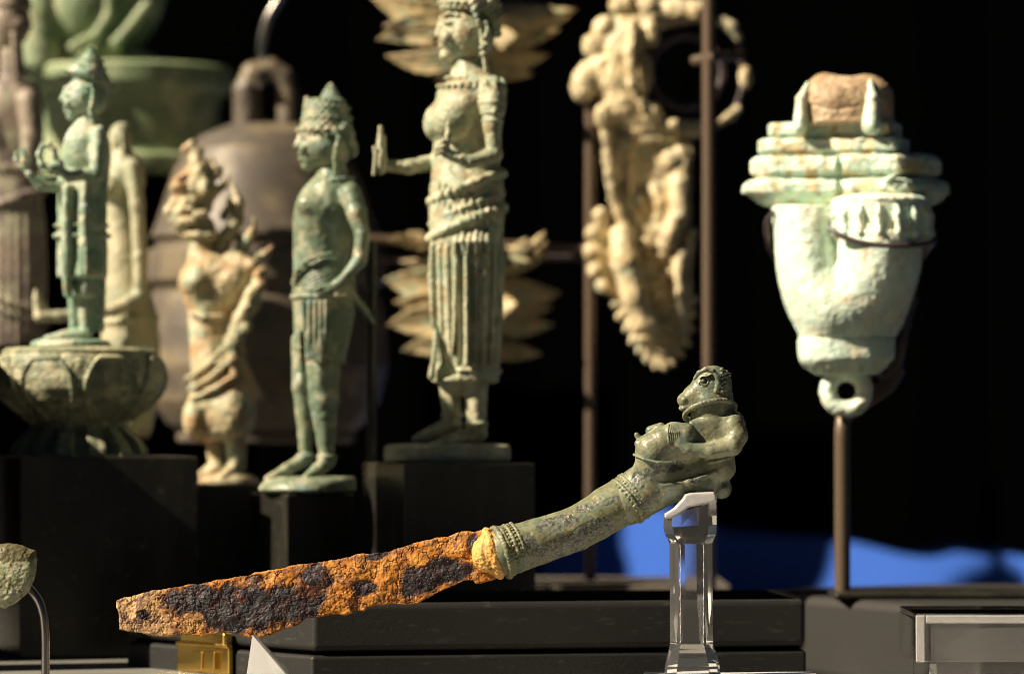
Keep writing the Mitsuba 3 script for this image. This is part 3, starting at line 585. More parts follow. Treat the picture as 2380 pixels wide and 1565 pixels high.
b = Sculpt(YD, 2.2); b.col([(1100, 462, 586, 46), (1112, 450, 600, 56), (1123, 446, 604, 58)], 3)
b.done('dancing_figure__base', 'patina', 'dance', lambda P, N: 7 * (fbm(P / 16, 3, 9) - .5))

# ------------------------------------------------------------------ second statue, behind the lotus base
tag('second_statue', 'pale grey green bronze woman statue half hidden behind the lotus base', 'statue')
b = Sculpt(YS, 2.4)
b.col([(356, 262, 316, 26), (376, 250, 332, 38), (400, 246, 338, 42), (440, 244, 332, 42), (480, 246, 316, 38), (530, 246, 320, 38), (580, 242, 332, 42), (650, 240, 342, 44), (700, 236, 356, 48), (740, 235, 366, 48), (820, 236, 372, 50), (900, 240, 370, 48), (985, 252, 356, 42), (1020, 300, 346, 30)], 8)
b.ell((262, -30, 440), (26, 30, 30), 12).chain([(280, 0, 340), (284, 0, 370)], [22, 28], 10)
b.chain([(314, -40, 392), (324, -52, 480), (332, -54, 600), (332, -56, 686)], [20, 17, 17, 16], 8).chain([(332, -56, 690), (276, -72, 722), (222, -82, 730), (150, -92, 738), (108, -94, 738)], [17, 16, 13, 13, 14], 6)
b.chain([(108, -94, 736), (100, -94, 700), (98, -94, 680)], [14, 9, 5], 5).chain([(120, -90, 736), (116, -90, 706)], [8, 5], 4)
b.ring((300, 0, 745), 64, 49, 6, 8, 3)
b.done('second_statue__body', 'patina_far', 'back')
b = Sculpt(YS, 2.2)
b.ell((279, 0, 322), (27, 30, 38), 6).ell((284, 0, 296), (16, 18, 12), 4).chain([(256, -4, 318), (253, -4, 330)], [3, 5], 4).ell((266, -4, 350), (10, 14, 9), 6).chain([(288, -26, 316), (290, -28, 360)], 5, 3)
b.done('second_statue__head', 'patina_far', 'back')

# ------------------------------------------------------------------ tall brown statue cut by the left edge
tag('cropped_brown_statue', 'tall brown bronze statue cut off by the left edge of the picture', 'statue')
b = Sculpt(YL, 2.8)
b.col([(185, -16, 78, 38), (205, -30, 92, 54), (250, -44, 100, 64), (320, -44, 100, 58), (400, -44, 92, 48), (460, -48, 96, 52), (520, -52, 102, 56), (640, -58, 106, 60), (760, -56, 102, 60), (806, -54, 98, 56)], 8, 2.4)
b.chain([(24, 0, 80), (28, 0, 200)], [24, 32], 10).ell((-24, -36, 300), (34, 36, 36), 12)
b.chain([(72, -56, 236), (80, -66, 320), (70, -70, 396)], [26, 22, 18], 8).chain([(70, -70, 398), (20, -88, 400), (-20, -96, 390)], [18, 15, 12], 5)
b.ring((24, 0, 470), 74, 56, 9, 26, 4).ring((24, 0, 700), 84, 64, 8, -30, 4).ring((24, 0, 725), 84, 64, 6, -30, 4)
b.done('cropped_brown_statue__body', 'patina_far', 'brown', lambda P, N: 1.8 * np.sin(np.arctan2(P[:, 1], P[:, 0] - 24) * 20) * (P[:, 2] > 500))
b = Sculpt(YL, 2.6)
b.ell((18, 0, 50), (50, 50, 66), 6).col([(-60, -10, 40, 26), (-20, -22, 62, 44), (20, -30, 72, 52)], 6).ell((40, -10, 60), (32, 40, 26), 6).chain([(36, -46, 84), (42, -48, 186)], [8, 7], 3)
b.done('cropped_brown_statue__head', 'patina_far', 'brown')

# ------------------------------------------------------------------ green round pedestal with a draped figure
YG = .85
tag('green_pedestal_statue', 'large pale green bronze with draped figure on a round stepped pedestal, upper left', 'statue')
prof = dense([(154, 190), (158, 228), (166, 237), (204, 236), (216, 228), (222, 212), (260, 204), (350, 206), (364, 212), (368, 226), (374, 231), (396, 231), (404, 222), (416, 226)], 6)
P, F = lathe([(154, 1)] + list(map(tuple, prof)) + [(416, 1)], (303, 0), YG, 120)
put('green_pedestal_statue__pedestal', (world(P, YG), F), 'patina_far', True, paint(P, 'green'))
b = Sculpt(YG, 3.4)
b.ell((240, 20, -70), (150, 110, 210), 10).ell((196, -60, 20), (86, 84, 104), 14).ell((230, 0, 142), (140, 120, 36), 10)
b.chain([(110, -70, -90), (98, -92, 40), (102, -104, 160)], [44, 48, 50], 12)
b.chain([(264, -110, -30), (262, -118, 48), (238, -132, 92), (184, -140, 122)], [15, 15, 14, 13], 5).chain([(236, -90, 100), (252, -96, 160)], [26, 30], 8)
b.chain([(282, -140, 112), (318, -136, 68), (352, -128, 24)], [12, 12, 15], 5).ell((284, -138, 110), (17, 17, 14), 4).chain([(284, -130, 112), (250, -80, 150)], [12, 30], 6)
b.col([(-420, 150, 270, 60), (-360, 130, 300, 90), (-270, 120, 310, 90), (-240, 130, 300, 80), (-120, 100, 380, 110)], 30)
b.done('green_pedestal_statue__figure', 'patina_far', 'green')

# ------------------------------------------------------------------ hanging bell with hook
YK = .75
tag('hanging_bell', 'large brown bronze bell with a tall strap handle hanging behind the small statues', 'bell')
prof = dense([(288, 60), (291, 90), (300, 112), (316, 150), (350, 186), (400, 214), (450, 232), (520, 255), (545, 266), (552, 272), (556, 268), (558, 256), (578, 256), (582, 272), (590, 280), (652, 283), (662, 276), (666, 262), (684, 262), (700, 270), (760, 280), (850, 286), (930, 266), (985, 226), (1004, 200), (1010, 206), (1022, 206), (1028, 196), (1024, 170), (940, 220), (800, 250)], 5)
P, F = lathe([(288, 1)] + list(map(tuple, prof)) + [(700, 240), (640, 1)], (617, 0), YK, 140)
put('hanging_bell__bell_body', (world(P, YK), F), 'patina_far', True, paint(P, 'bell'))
b = Sculpt(YK, 2.6)
b.chain([(575, 0, 296), (573, 0, 210), (590, 0, 172), (628, 0, 158), (660, 0, 180), (668, 0, 220), (668, 0, 296)], [33, 32, 30, 24, 24, 24, 26], 4, flat=1.0)
b.done('hanging_bell__strap_handle', 'patina_far', 'bell')
put('steel_hook', tube(curve([(X(598, YK), YK - .012, Z(196, YK)), (X(616, YK), YK - .002, Z(150, YK)), (X(608, YK), YK, Z(110, YK)), (X(618, YK), YK, Z(55, YK)), (X(652, YK), YK, Z(-10, YK)), (X(700, YK), YK, Z(-110, YK)), (X(690, YK), YK, Z(-240, YK)), (X(660, YK), YK, Z(-262, YK))], 40), .0036), 'steel', 30, label='curved shiny steel hook holding the bell by its strap handle', cat='hook')

# ------------------------------------------------------------------ double leaf finial behind the goddess
YR = .60
tag('leaf_finial', 'gold green metal finial of two tiers of radiating leaves behind the goddess', 'finial')
b = Sculpt(YR, 2.6)
b.col([(-120, 1070, 1130, 30), (0, 1060, 1140, 40), (110, 1066, 1134, 34), (190, 1080, 1120, 20), (420, 1082, 1118, 18), (540, 1066, 1134, 34), (640, 1056, 1146, 44), (760, 1060, 1140, 40), (840, 1078, 1122, 22)], 6)
b.done('leaf_finial__stem', 'patina_far', 'gold')
def leaf(key, base, tip, width, th, sag, flat=.5):
    base, tip = np.array(base, float), np.array(tip, float); d = tip - base; L = np.linalg.norm(d); d /= L
    up = np.array([0, 0, -1.0]); side = np.cross(d, up); side /= np.linalg.norm(side); up = np.cross(side, d)
    if abs(d[1]) < .75:                                     # the blade is turned partly towards the front
        side, up = side * flat + up * math.sqrt(1 - flat ** 2), up * flat - side * math.sqrt(1 - flat ** 2)
    rings, n = [], 28; big = width > 15; n_t = 26 if big else 10
    if not big: n = 10
    a = 2 * np.pi * np.arange(n) / n; x = np.cos(a)
    for t in np.linspace(0, 1, n_t):
        w = width * (.55 + .45 * math.sin(min(t / .4, 1) * math.pi / 2)) * max(1 - (max(t - .4, 0) / .6) ** 1.9, 0) ** 1.05 + .8
        w *= 1 + (.07 * math.sin(t * 44) if big else 0)
        c = base + d * L * t + np.array([0, 0, sag * (t * (1 - t)) * 4])
        rib = (1 + .35 * np.exp(-(x / .13) ** 2) + .22 * np.cos(x * 16) * (np.abs(x) < .9)) if big else 1
        q = c + w * x[:, None] * side + (th * (1 - .6 * t) * np.sin(a) * rib)[:, None] * up + (.30 * w * np.abs(x) ** 1.5)[:, None] * -up
        rings.append(q + (3.5 * (fbm(q / 15, 3, 5) - .5))[:, None] * up)
    m = loft(rings); P = np.array(m.vertices)
    put(key, (world(P, YR)[:, :], m.faces[:, ::-1]), 'patina_far', True, paint(P, 'leaf'))
LV = [((1080, -20, 655), (892, 66, 646), 46, 10), ((1075, -20, 730), (899, 66, 752), 38, 0), ((1078, -10, 800), (934, 54, 812), 26, -6), ((1120, -20, 660), (1304, 66, 676), 44, 10), ((1125, -20, 745), (1288, 66, 752), 34, 0), ((1122, -10, 805), (1258, 54, 822), 28, -4),
      ((1080, -20, 90), (874, 66, 84), 30, -16), ((1080, -20, 130), (896, 66, 122), 28, 14), ((1070, -20, 30), (862, 66, -14), 40, 16), ((1125, -20, 30), (1340, 66, 14), 44, 16), ((1120, -20, 110), (1276, 66, 120), 36, 10), ((1115, -10, 150), (1238, 54, 168), 26, 0), ((1080, -10, 150), (1010, 66, 182), 24, 0)]
LV += [((1080, 10, 690), (915, 30, 700), 30, 6), ((1120, 10, 700), (1282, 30, 715), 28, 6), ((1080, 10, 60), (890, 30, 56), 26, -10), ((1120, 10, 70), (1300, 30, 66), 28, 12), ((1120, 0, 610), (1262, 40, 600), 22, 8), ((1080, 0, 610), (930, 40, 604), 18, 6)]
for bs, tp, w, sg in LV: leaf('leaf_finial__leaf', bs, tp, w, 9, sg, .35)
for v0 in (690, 70):
    for k in range(6):
        a = math.radians(30 + 60 * k)
        if abs(math.sin(a)) > .4: leaf('leaf_finial__leaf', (1100, 20 * math.sin(a), v0), (1100 + 120 * math.cos(a), 130 * math.sin(a), v0 + 20), 40, 9, 10)
rng = np.random.default_rng(11)
for u0, v0, dr, n in ((1178, 590, 1, 16), (1000, 560, -1, 8)):
    for k in range(n):
        x, z = u0 + dr * rng.uniform(0, 70), v0 + rng.uniform(-36, 26) * (1 if dr > 0 else .5)
        leaf('leaf_finial__small_leaf', (x, rng.uniform(-10, 20), z), (x + dr * rng.uniform(20, 48), rng.uniform(-30, 10), z - rng.uniform(-14, 26)), rng.uniform(6, 10), 5, 0)
put('finial_rod', tube([(X(1372, .60), .60, -.0942), (X(1372, .60), .60, Z(200, .60))], .0036), 'brown_steel', 40, label='thin brown upright rod between the goddess and the hanging ornament', cat='rod')
put('cross_rod', tube([(X(800, .622), .622, Z(552, .622)), (X(1372, .622), .622, Z(578, .622))], .0030), 'brown_steel', 40, label='brown level rod running behind the goddess statue', cat='rod')
put('cross_rod', tube([(X(840, .63), .63, Z(604, .63)), (X(1372, .63), .63, Z(598, .63))], .0022), 'dark_wire', 40, label='lower dark level rod running behind the goddess statue', cat='rod')

# ------------------------------------------------------------------ gilt ring ornament on its rod
YO = .60
tag('gilt_hook_ornament', 'pale gold hook ornament with a frilled ring above and a scalloped pendant below', 'ornament')
b = Sculpt(YO, 2.4)
b.chain([(1630, 0, 24), (1570, 0, 26), (1512, 0, 38), (1465, 0, 72), (1441, 0, 120), (1434, 0, 178), (1450, 0, 236), (1500, 0, 284), (1560, 0, 304), (1632, 0, 298)], [25, 29, 36, 45, 50, 53, 48, 37, 25, 20], 14)
for u, v, r, rv, a in ((1386, 104, 34, 30, -30), (1362, 190, 34, 50, 20), (1404, 60, 28, 22, -40), (1450, 10, 36, 26, -20), (1404, 266, 24, 32, 10), (1504, 12, 30, 22, 0), (1398, 148, 30, 24, 0)): b.ell((u, -14, v), (r, 30, rv), 9, a=a)
for u, v, r, rv in ((1512, 80, 22, 32), (1500, 172, 16, 48), (1516, 260, 22, 20), (1566, 292, 16, 12)): b.ell((u, -36, v), (r, 26, rv), 7)
b.chain([(1470, -58, 60), (1462, -68, 130), (1468, -66, 200), (1496, -58, 262)], [11, 13, 12, 8], 8)
b.chain([(1590, -16, 22), (1618, -24, 34), (1632, -16, 44)], [16, 14, 8], 5)
for u, v, r, rv, a in ((1404, 172, 9, 40, 14), (1420, 84, 8, 22, 40), (1496, 120, 8, 30, -6), (1486, 214, 8, 26, 8), (1436, 30, 14, 6, 0)): b.ell((u, -62, v), (r, 24, rv), 5, a=a, cut=True)
RF = [Sculpt(YO, 2.4).chain([(1680, 4, 50), (1702, 2, 62), (1716, 4, 84)], [13, 14, 11], 6), Sculpt(YO, 2.4).ell((1734, 8, 178), (16, 20, 28), 6), Sculpt(YO, 2.4).chain([(1676, 4, 280), (1698, 2, 268), (1716, 4, 252)], [9, 11, 10], 6)]
for q in RF: q.done('gilt_hook_ornament__frill', 'patina_far', 'gold', lambda P, N: 4 * (fbm(P / 12, 3, 5) - .5))
b.done('gilt_hook_ornament__ring', 'patina_far', 'gold', lambda P, N: 9 * (fbm(P / 15, 4, 5) - .5), 1.6)
b = Sculpt(YO, 2.4)
b.slab([(1398, 270), (1600, 320), (1604, 420), (1590, 520), (1500, 590), (1432, 530), (1408, 420)], 14, 22, 4, 10)
b.chain([(1404, -8, 280), (1414, -14, 380), (1426, -16, 460), (1460, -14, 540)], [13, 12, 12, 12], 8).chain([(1470, -6, 310), (1478, -10, 380)], [9, 8], 6)
b.ell((1502, -16, 430), (46, 34, 112), 8, a=-8, cut=True).ell((1450, -16, 400), (16, 24, 60), 6, cut=True)
b.chain([(1586, -14, 352), (1582, -24, 430), (1578, -28, 500), (1548, -24, 566)], [21, 25, 26, 22], 10).ell((1600, -12, 348), (14, 18, 24), 7).ell((1558, -26, 374), (26, 22, 26), 8).ell((1516, -16, 326), (30, 18, 14), 8)
b.chain([(1520, 4, 430), (1536, -2, 470), (1530, 0, 510)], [12, 14, 9], 6).ell((1486, 10, 470), (12, 12, 24), 6)
b.done('gilt_hook_ornament__stem', 'patina_far', lambda P: paint(P, 'gold') * np.where(sstep(.46, .56, fbm(P / 38, 4, 3))[:, None] > 0, 1, 1) * (1 - .55 * sstep(.5, .58, fbm(P / 34, 4, 13))[:, None]) , lambda P, N: 7 * (fbm(P / 13, 3, 7) - .5), 1.5)
b = Sculpt(YO, 2.4)
b.slab([(1392, 480), (1376, 560), (1374, 590), (1388, 640), (1416, 680), (1440, 730), (1466, 776), (1490, 816), (1518, 846), (1548, 842), (1572, 822), (1600, 780), (1612, 706), (1606, 630), (1618, 540), (1590, 540), (1560, 600), (1440, 560)], 6, 14, 4, 8)
b.chain([(1444, -30, 548), (1452, -44, 610), (1474, -46, 690), (1500, -40, 748), (1524, -30, 770)], [26, 33, 30, 24, 14], 10)
b.chain([(1606, -8, 540), (1580, -20, 600), (1572, -24, 680), (1582, -18, 750)], [14, 18, 18, 14], 6).chain([(1520, -16, 640), (1550, -24, 628)], [9, 8], 4).ell((1512, -18, 600), (15, 14, 14), 4).ell((1528, -18, 690), (13, 12, 12), 4).chain([(1500, -16, 560), (1530, -18, 596), (1546, -20, 660), (1540, -16, 730)], [8, 9, 9, 7], 4)
for u, v, r in ((1396, 500, 20), (1382, 540, 22), (1378, 584, 22), (1386, 626, 21), (1404, 664, 21)): b.ell((u, -8, v), (r, 17, r), 6)
b.ell((1540, -24, 640), (26, 36, 92), 8, a=-10, cut=True).ell((1590, -20, 640), (9, 30, 22), 4, cut=True).ell((1588, -20, 570), (8, 30, 16), 4, cut=True).ell((1420, -24, 640), (12, 26, 46), 6, a=-14, cut=True)
b.chain([(1516, -4, 600), (1546, -12, 590)], [11, 9], 4).chain([(1514, -6, 652), (1556, -14, 632)], [9, 8], 4).ell((1532, -6, 690), (14, 12, 13), 4)
for k, (u, v) in enumerate([(1432, 706), (1444, 732), (1457, 758), (1470, 784), (1486, 808), (1503, 830), (1522, 844), (1542, 846), (1561, 836), (1579, 816), (1594, 790), (1604, 760), (1609, 728), (1612, 694)]):
    n = np.array([u - 1505, v - 690.]); n /= np.linalg.norm(n); b.chain([(u - n[0] * 20, 0, v - n[1] * 20), (u + n[0] * 7, -8, v + n[1] * 9)], [12, 7], 6)
b.ring((1520, -20, 760), 46, 14, 6, 0, 3, 14, 0, 180).ring((1522, -18, 786), 40, 14, 5, 0, 3, 14, 0, 180)
b.done('gilt_hook_ornament__pendant', 'patina_far', 'gold', lambda P, N: 6 * (fbm(P / 14, 3, 8) - .5))
put('gilt_hook_ornament__lining_and_shaded_arc', tube(world(curve([(1628, 14, 24), (1690, 16, 58), (1724, 16, 118), (1730, 16, 180), (1712, 16, 244), (1676, 14, 284), (1626, 12, 298)], 40), YO), .0024), 'dark_wire', 40)  # shaded right side of the gold ring, put in as dark metal
put('gilt_hook_ornament__lining_and_shaded_arc', tube(world(hoop_pts((1596, 4, 166), (0, 1, 0), 84, 40), YO), .0026), 'dark_wire', 40)
put('ornament_rod', tube([(X(1648, .47), .47, TABLE + .001), (X(1648, .47), .47, Z(-260, .47))], .0041), 'brown_steel', 40, label='brown upright rod standing in front of the gilt ring ornament', cat='rod')
put('ornament_rod__bracket', tube([(X(1612, .49), .478, Z(141, .48)), (X(1648, .48), .466, Z(136, .48)), (X(1690, .50), .49, Z(133, .50)), (X(1724, .58), .58, Z(130, .58))], .0030), 'brown_steel', 40)

# ------------------------------------------------------------------ pale green finial on a bent rod
tag('mint_finial', 'pale mint green bronze finial with stacked tiers above a twin-lobed cup', 'finial')
b = Sculpt(YH, 2.0); b.plan([(1806, 8), (2046, -48), (2104, 28), (1884, 68)], 282, 486, 8); b.done('mint_finial__core', 'patina', 'mint_tier')
for k, (pl, v0, v1, r, tp, vt) in enumerate([
        ([(1780, 6), (2062, -60), (2096, 30), (1880, 74)], 284, 317, 9, 0, 0), ([(1757, 8), (2074, -68), (2124, 30), (1870, 80)], 320, 357, 10, 0, 0),
        ([(1732, 10), (2084, -78), (2204, 24), (1880, 94)], 360, 412, 18, 0, 0), ([(1710, 10), (2092, -84), (2226, 28), (1880, 100)], 415, 487, 20, .75, 446)]):
    b = Sculpt(YH, 2.0); b.plan(pl, v0, v1, r, 6, tp, vt)
    if k == 1: b.chain([(1948, -70, 350), (1950, -66, 374)], [4, 9], 3, cut=True)
    if k > 1: b.chain([(1949, -64, v0 - 4), (1947, -66, v1 + 6)], [19, 22], 6, cut=True).chain([(1949, -40, v0 - 4), (1947, -40, v1 + 6)], [7, 9], 4, cut=True)
    if k == 3: b.chain([(1830, -30, 430), (1834, -26, 470)], [3, 5], 4, cut=True).chain([(2052, -74, 424), (2086, -76, 402)], [9, 3], 5)
    b.done('mint_finial__tier', 'patina', 'mint_tier', lambda P, N: 14 * (fbm(P / 62, 2, 4) - .5) + 5 * (fbm(P / 20, 3, 6) - .5))
b = Sculpt(YH, 2.0)
b.col([(478, 1794, 1945, 66, 8), (523, 1799, 1948, 74, 8), (617, 1805, 1958, 82, 6), (680, 1817, 1975, 84, 4), (730, 1834, 1995, 80, 2), (788, 1864, 2010, 66)], 10)
b.col([(540, 1938, 2142, 84, -34), (580, 1938, 2140, 86, -34), (640, 1934, 2131, 86, -28), (690, 1918, 2118, 84, -18), (728, 1896, 2107, 80, -10), (788, 1862, 2080, 66)], 12)
b.ell((1952, -20, 706), (92, 70, 84), 30)
b.done('mint_finial__cup', 'patina', 'mint', lambda P, N: 5 * (fbm(P / 40, 3, 4) - .5))
b = Sculpt(YH, 2.0)
b.col([(456, 1950, 2140, 70, -24), (466, 1934, 2154, 84, -24), (476, 1930, 2158, 86, -24), (490, 1926, 2160, 86, -24), (520, 1928, 2160, 88, -24), (548, 1936, 2152, 88, -24), (574, 1946, 2138, 82, -24)], 5)
b.ring((2044, -24, 470), 108, 84, 5, 0, 3)
for k in range(10):
    a = math.radians(196 + 22 * k - 360 + 360); c_, s_ = math.cos(a), math.sin(a)
    q = lambda r, v: (2044 + 112 * r * c_, -24 + 90 * r * s_, v)
    b.chain([q(.98, 488), q(1.05, 504), q(1.03, 520), q(.96, 510)], [6, 7, 6, 5], 3); b.chain([q(.99, 520), q(1.05, 546), q(.99, 562)], [7, 8, 4], 3)
b.done('mint_finial__frilled_collar', 'patina', 'mint', lambda P, N: 2.5 * (fbm(P / 10, 3, 4) - .5))
b = Sculpt(YH, 2.0)
b.col([(783, 1860, 2076, 64), (792, 1855, 2080, 68), (830, 1857, 2076, 68), (850, 1868, 2060, 58), (870, 1896, 2040, 44)], 4, 2.6)
rg = np.random.default_rng(4)
for k in range(11):
    a = math.radians(176 + 19 * k); b.ell((1968 + 104 * math.cos(a), 62 * math.sin(a), 872 + rg.uniform(-12, 8)), (rg.uniform(8, 17), 15, rg.uniform(9, 24)), 5, cut=True)
b.chain([(1966, 0, 838), (1966, 0, 852)], [58, 30], 8)
b.chain(hoop_pts((1966, -6, 908), (.12, 1, 0), 42, 26), 19, 4).ell((1950, -6, 952), (16, 16, 12), 5)
b.done('mint_finial__lug', 'patina', 'mint', lambda P, N: 3 * (fbm(P / 16, 3, 4) - .5))
b = Sculpt(YH, 2.0)
b.chain([(1858, -30, 296), (1860, -32, 236), (1876, -26, 196)], [17, 13, 5], 4)
b.done('mint_finial__prong', 'patina', 'mint')
b = Sculpt(YH, 2.0)
b.chain([(2020, -52, 296), (2021, -52, 236), (2018, -48, 194)], [24, 16, 5], 4)
b.done('mint_finial__prong', 'patina', 'mint')
b = Sculpt(YH, 2.0)
b.ell((1920, 0, 232), (56, 52, 62), 14).ell((2020, 4, 230), (52, 54, 58), 14).col([(206, 1876, 2064, 52), (292, 1862, 2080, 62)], 24).ell((1970, 0, 236), (78, 54, 58), 20)
b.chain([(1890, -50, 250), (1930, -60, 262), (1990, -60, 252)], 3, 4, cut=True)
b.done('mint_finial__clay_core', 'patina', 'clay', lambda P, N: 5 * (fbm(P / 24, 4, 3) - .5), label='rough brown clay core in the top')
wp = lambda pts, Y=YH: world(np.array(pts, float) * [1, 1.5, 1], Y)
put('bent_rod', tube(curve(wp([(1960, 24, 1372), (1960, 24, 1010), (1964, 30, 972), (1990, 46, 946), (2034, 70, 920), (2076, 84, 890), (2100, 88, 850)]), 60), .0044), 'brown_steel', 40, label='bent brown rod carrying the mint finial', cat='mount')
put('bent_rod__prong_wire', tube(curve(wp([(2060, 80, 880), (2096, 60, 850), (2108, 50, 800), (2116, 56, 750), (2140, 66, 690)]), 40), .0018), 'dark_wire', 40)
put('bent_rod__prong_wire', tube(curve(wp([(1916, -92, 536), (1945, -106, 556), (1992, -114, 572), (2048, -118, 578), (2110, -108, 576), (2156, -70, 568), (2170, -20, 560), (2150, 60, 600), (2120, 80, 760), (2090, 86, 860)]), 70), .0016), 'dark_wire', 40)
put('bent_rod__prong_wire', tube(curve(wp([(1796, -20, 496), (1782, 4, 520), (1788, 30, 560), (1830, 84, 620), (1960, 96, 760), (2060, 90, 872)]), 50), .0016), 'dark_wire', 40)
zt = Z(1369, .40)
put('bent_rod__foot', rounded((X(1930, .295), .262, zt + .0005), (X(2520, .295), .34, Z(1371, .295)), .0015), 'lacquer', 30)

# ------------------------------------------------------------------ the dagger
YQ = 0.0
tag('ancient_dagger', 'corroded ancient dagger with rusty orange blade and bronze monkey handle', 'dagger')
TOP = [(267, 1394), (310, 1381), (361, 1370), (420, 1359), (470, 1354), (506, 1350), (568, 1335), (626, 1326), (685, 1312), (724, 1306), (780, 1298), (818, 1290), (858, 1286), (896, 1279), (935, 1270), (974, 1261), (1010, 1250), (1048, 1243), (1085, 1235), (1119, 1228), (1134, 1233), (1160, 1240)]
BOT = [(275, 1464), (290, 1468), (310, 1472), (340, 1475), (369, 1480), (398, 1477), (424, 1474), (450, 1479), (474, 1482), (510, 1471), (540, 1472), (560, 1477), (584, 1484), (624, 1475), (650, 1467), (674, 1460), (696, 1450), (709, 1437), (740, 1434), (756, 1429), (790, 1428), (826, 1423), (846, 1418), (857, 1410), (885, 1404), (912, 1404), (940, 1406), (970, 1402), (990, 1390), (1010, 1382), (1030, 1370), (1052, 1363), (1078, 1352), (1099, 1347), (1106, 1355), (1140, 1348), (1162, 1339)]
b = Sculpt(YQ, 1.25)
b.slab(TOP + [(1172, 1290)] + BOT[::-1] + [(273, 1440), (273, 1424), (267, 1412)], 52, 11, 2, 4, slope=-.055, thin=lambda U, V, d2: np.clip(.55 + np.minimum(-d2, 40) / 80, .4, 1.05))
BLOBS = [(452, 1390, 74, 38, -6), (560, 1402, 120, 50, -4), (640, 1404, 110, 52, -8), (520, 1440, 92, 36, 6), (700, 1400, 62, 44, -10), (736, 1342, 44, 30, 8), (590, 1345, 24, 13, 0), (1010, 1336, 66, 36, -22), (960, 1352, 30, 38, -30), (846, 1368, 26, 22, 0), (1062, 1330, 46, 22, -20), (1098, 1258, 12, 24, 20), (330, 1428, 16, 11, 20), (880, 1290, 30, 10, -12)]
def blade_dark(P):
    u, w, v = P.T; m = np.full(len(P), -9.0)
    for cu, cv, ru, rv, a in BLOBS:
        ca, sa = math.cos(math.radians(a)), math.sin(math.radians(a)); x, y = u - cu, v - cv
        m = np.maximum(m, 1 - np.hypot((ca * x + sa * y) / ru, (-sa * x + ca * y) / rv))
    return sstep(-.10, .22, m + 1.1 * (fbm(P / 26, 5, 12) - .5))
def blade_disp(P, N):
    big = 9 * (fbm(P / 46, 3, 21) - .5); n = fbm(P / 13, 4, 22); fl = np.floor(fbm(P / 30, 4, 23) * 9) / 9
    k = blade_dark(P)
    cr = np.abs(fbm(P / 24, 4, 26) - .5)
    return big * .6 + 1.5 * (n - .5) * (1 + 2 * k) + 11 * (fl - .5) + .8 * (fbm(P / 5, 3, 24) - .5) * (1 + 2 * k) - 1.5 * k - 2.6 * sstep(.02, .0, cr)
def blade_paint(P):
    n1, n2, n3, n4 = fbm(P / 34, 5, 31)[:, None], fbm(P / 16, 5, 32)[:, None], fbm(P / 6, 4, 33)[:, None], fbm(P / 3, 3, 34)[:, None]
    c = np.array([.46, .175, .022]) * np.ones((len(P), 1))
    c = c * (1 - sstep(.50, .62, n1)) + np.array([.55, .25, .04]) * sstep(.50, .62, n1)
    m = sstep(.56, .66, n2); c = c * (1 - m) + np.array([.24, .085, .03]) * m
    m = sstep(.53, .63, fbm(P / 22, 5, 36))[:, None]; c = c * (1 - .75 * m) + np.array([.33, .15, .05]) * .75 * m
    m = sstep(.022, .006, np.abs(fbm(P / 24, 4, 26) - .5))[:, None]; c = c * (1 - .8 * m) + np.array([.09, .04, .025]) * .8 * m
    m = sstep(470, 330, P[:, 0] + 90 * (n1[:, 0] - .5))[:, None]; c = c * (1 - m) + (np.array([.50, .31, .145]) * (1 - sstep(.54, .62, n2)) + np.array([.20, .11, .07]) * sstep(.54, .62, n2)) * m
    m = sstep(1, 0, np.hypot((P[:, 0] - 448) / 44, (P[:, 2] - 1445) / 30) + .8 * (n1[:, 0] - .5))[:, None]; m = sstep(.12, .22, m); c = c * (1 - m) + np.array([.48, .26, .09]) * m * (.7 + .6 * n3) 
    k = (blade_dark(P) * (1 - .9 * m[:, 0]))[:, None]
    d = np.array([.034, .018, .020]) * (1 - sstep(.48, .60, n2)) + np.array([.042, .040, .045]) * sstep(.48, .60, n2)
    m = sstep(.58, .66, n1); d = d * (1 - m) + np.array([.085, .028, .014]) * m
    c = c * (1 - k) + d * k; m = 2.6 * k * (1 - k); c = c * (1 - m) + np.array([.17, .062, .022]) * m
    m = sstep(.64, .70, n3) * (1 - k); c = c * (1 - .6 * m) + np.array([.12, .05, .025]) * .6 * m
    return np.clip(c * (.55 + .75 * n4), .004, .9)
b.done('ancient_dagger__blade', 'rust', blade_paint, blade_disp, label='rusty orange iron blade with dark purple patches')
AX = np.array([.945, .22, -.33])
b = Sculpt(YQ, 1.25)
b.ell((1146, -2, 1284), (24, 52, 62), 4, a=-17).chain([(1142, -4, 1285), (1172, 2, 1275)], [46, 52], 4)
b.done('ancient_dagger__broken_end', 'rust', lambda P: np.clip(np.array([.60, .335, .095]) * (.55 + .9 * fbm(P / 5, 4, 3))[:, None] * (1 - .6 * sstep(.6, .68, fbm(P / 14, 4, 9))[:, None]), .01, .9), lambda P, N: 7 * (fbm(P / 9, 4, 7) - .5), label='crumbling ochre end of the bronze collar')
b = Sculpt(YQ, 1.25)
b.chain([(1172, 0, 1280), (1200, 6, 1273), (1250, 16, 1257.5), (1336, 32, 1230), (1384, 42, 1204), (1416, 50, 1183), (1458, 58, 1160)], [56, 55.5, 53.5, 51.5, 52, 54, 56], 4, flat=.95)
PIT = [(1300, 1215, 60, 20), (1340, 1250, 60, 22), (1230, 1265, 24, 28), (1280, 1275, 40, 18), (1380, 1230, 50, 22), (1320, 1285, 60, 8), (1360, 1180, 40, 12), (1420, 1165, 24, 10), (1250, 1300, 40, 8)]
def pits(P, L):
    u, w, v = P.T; m = np.full(len(P), -9.0)
    for cu, cv, ru, rv in L:
        ca, sa = .95, -.32; x, y = u - cu, v - cv; m = np.maximum(m, 1 - np.hypot((ca * x + sa * y) / ru, (-sa * x + ca * y) / rv))
    return sstep(.0, .14, m + 1.3 * (fbm(P / 22, 5, 42) - .5))
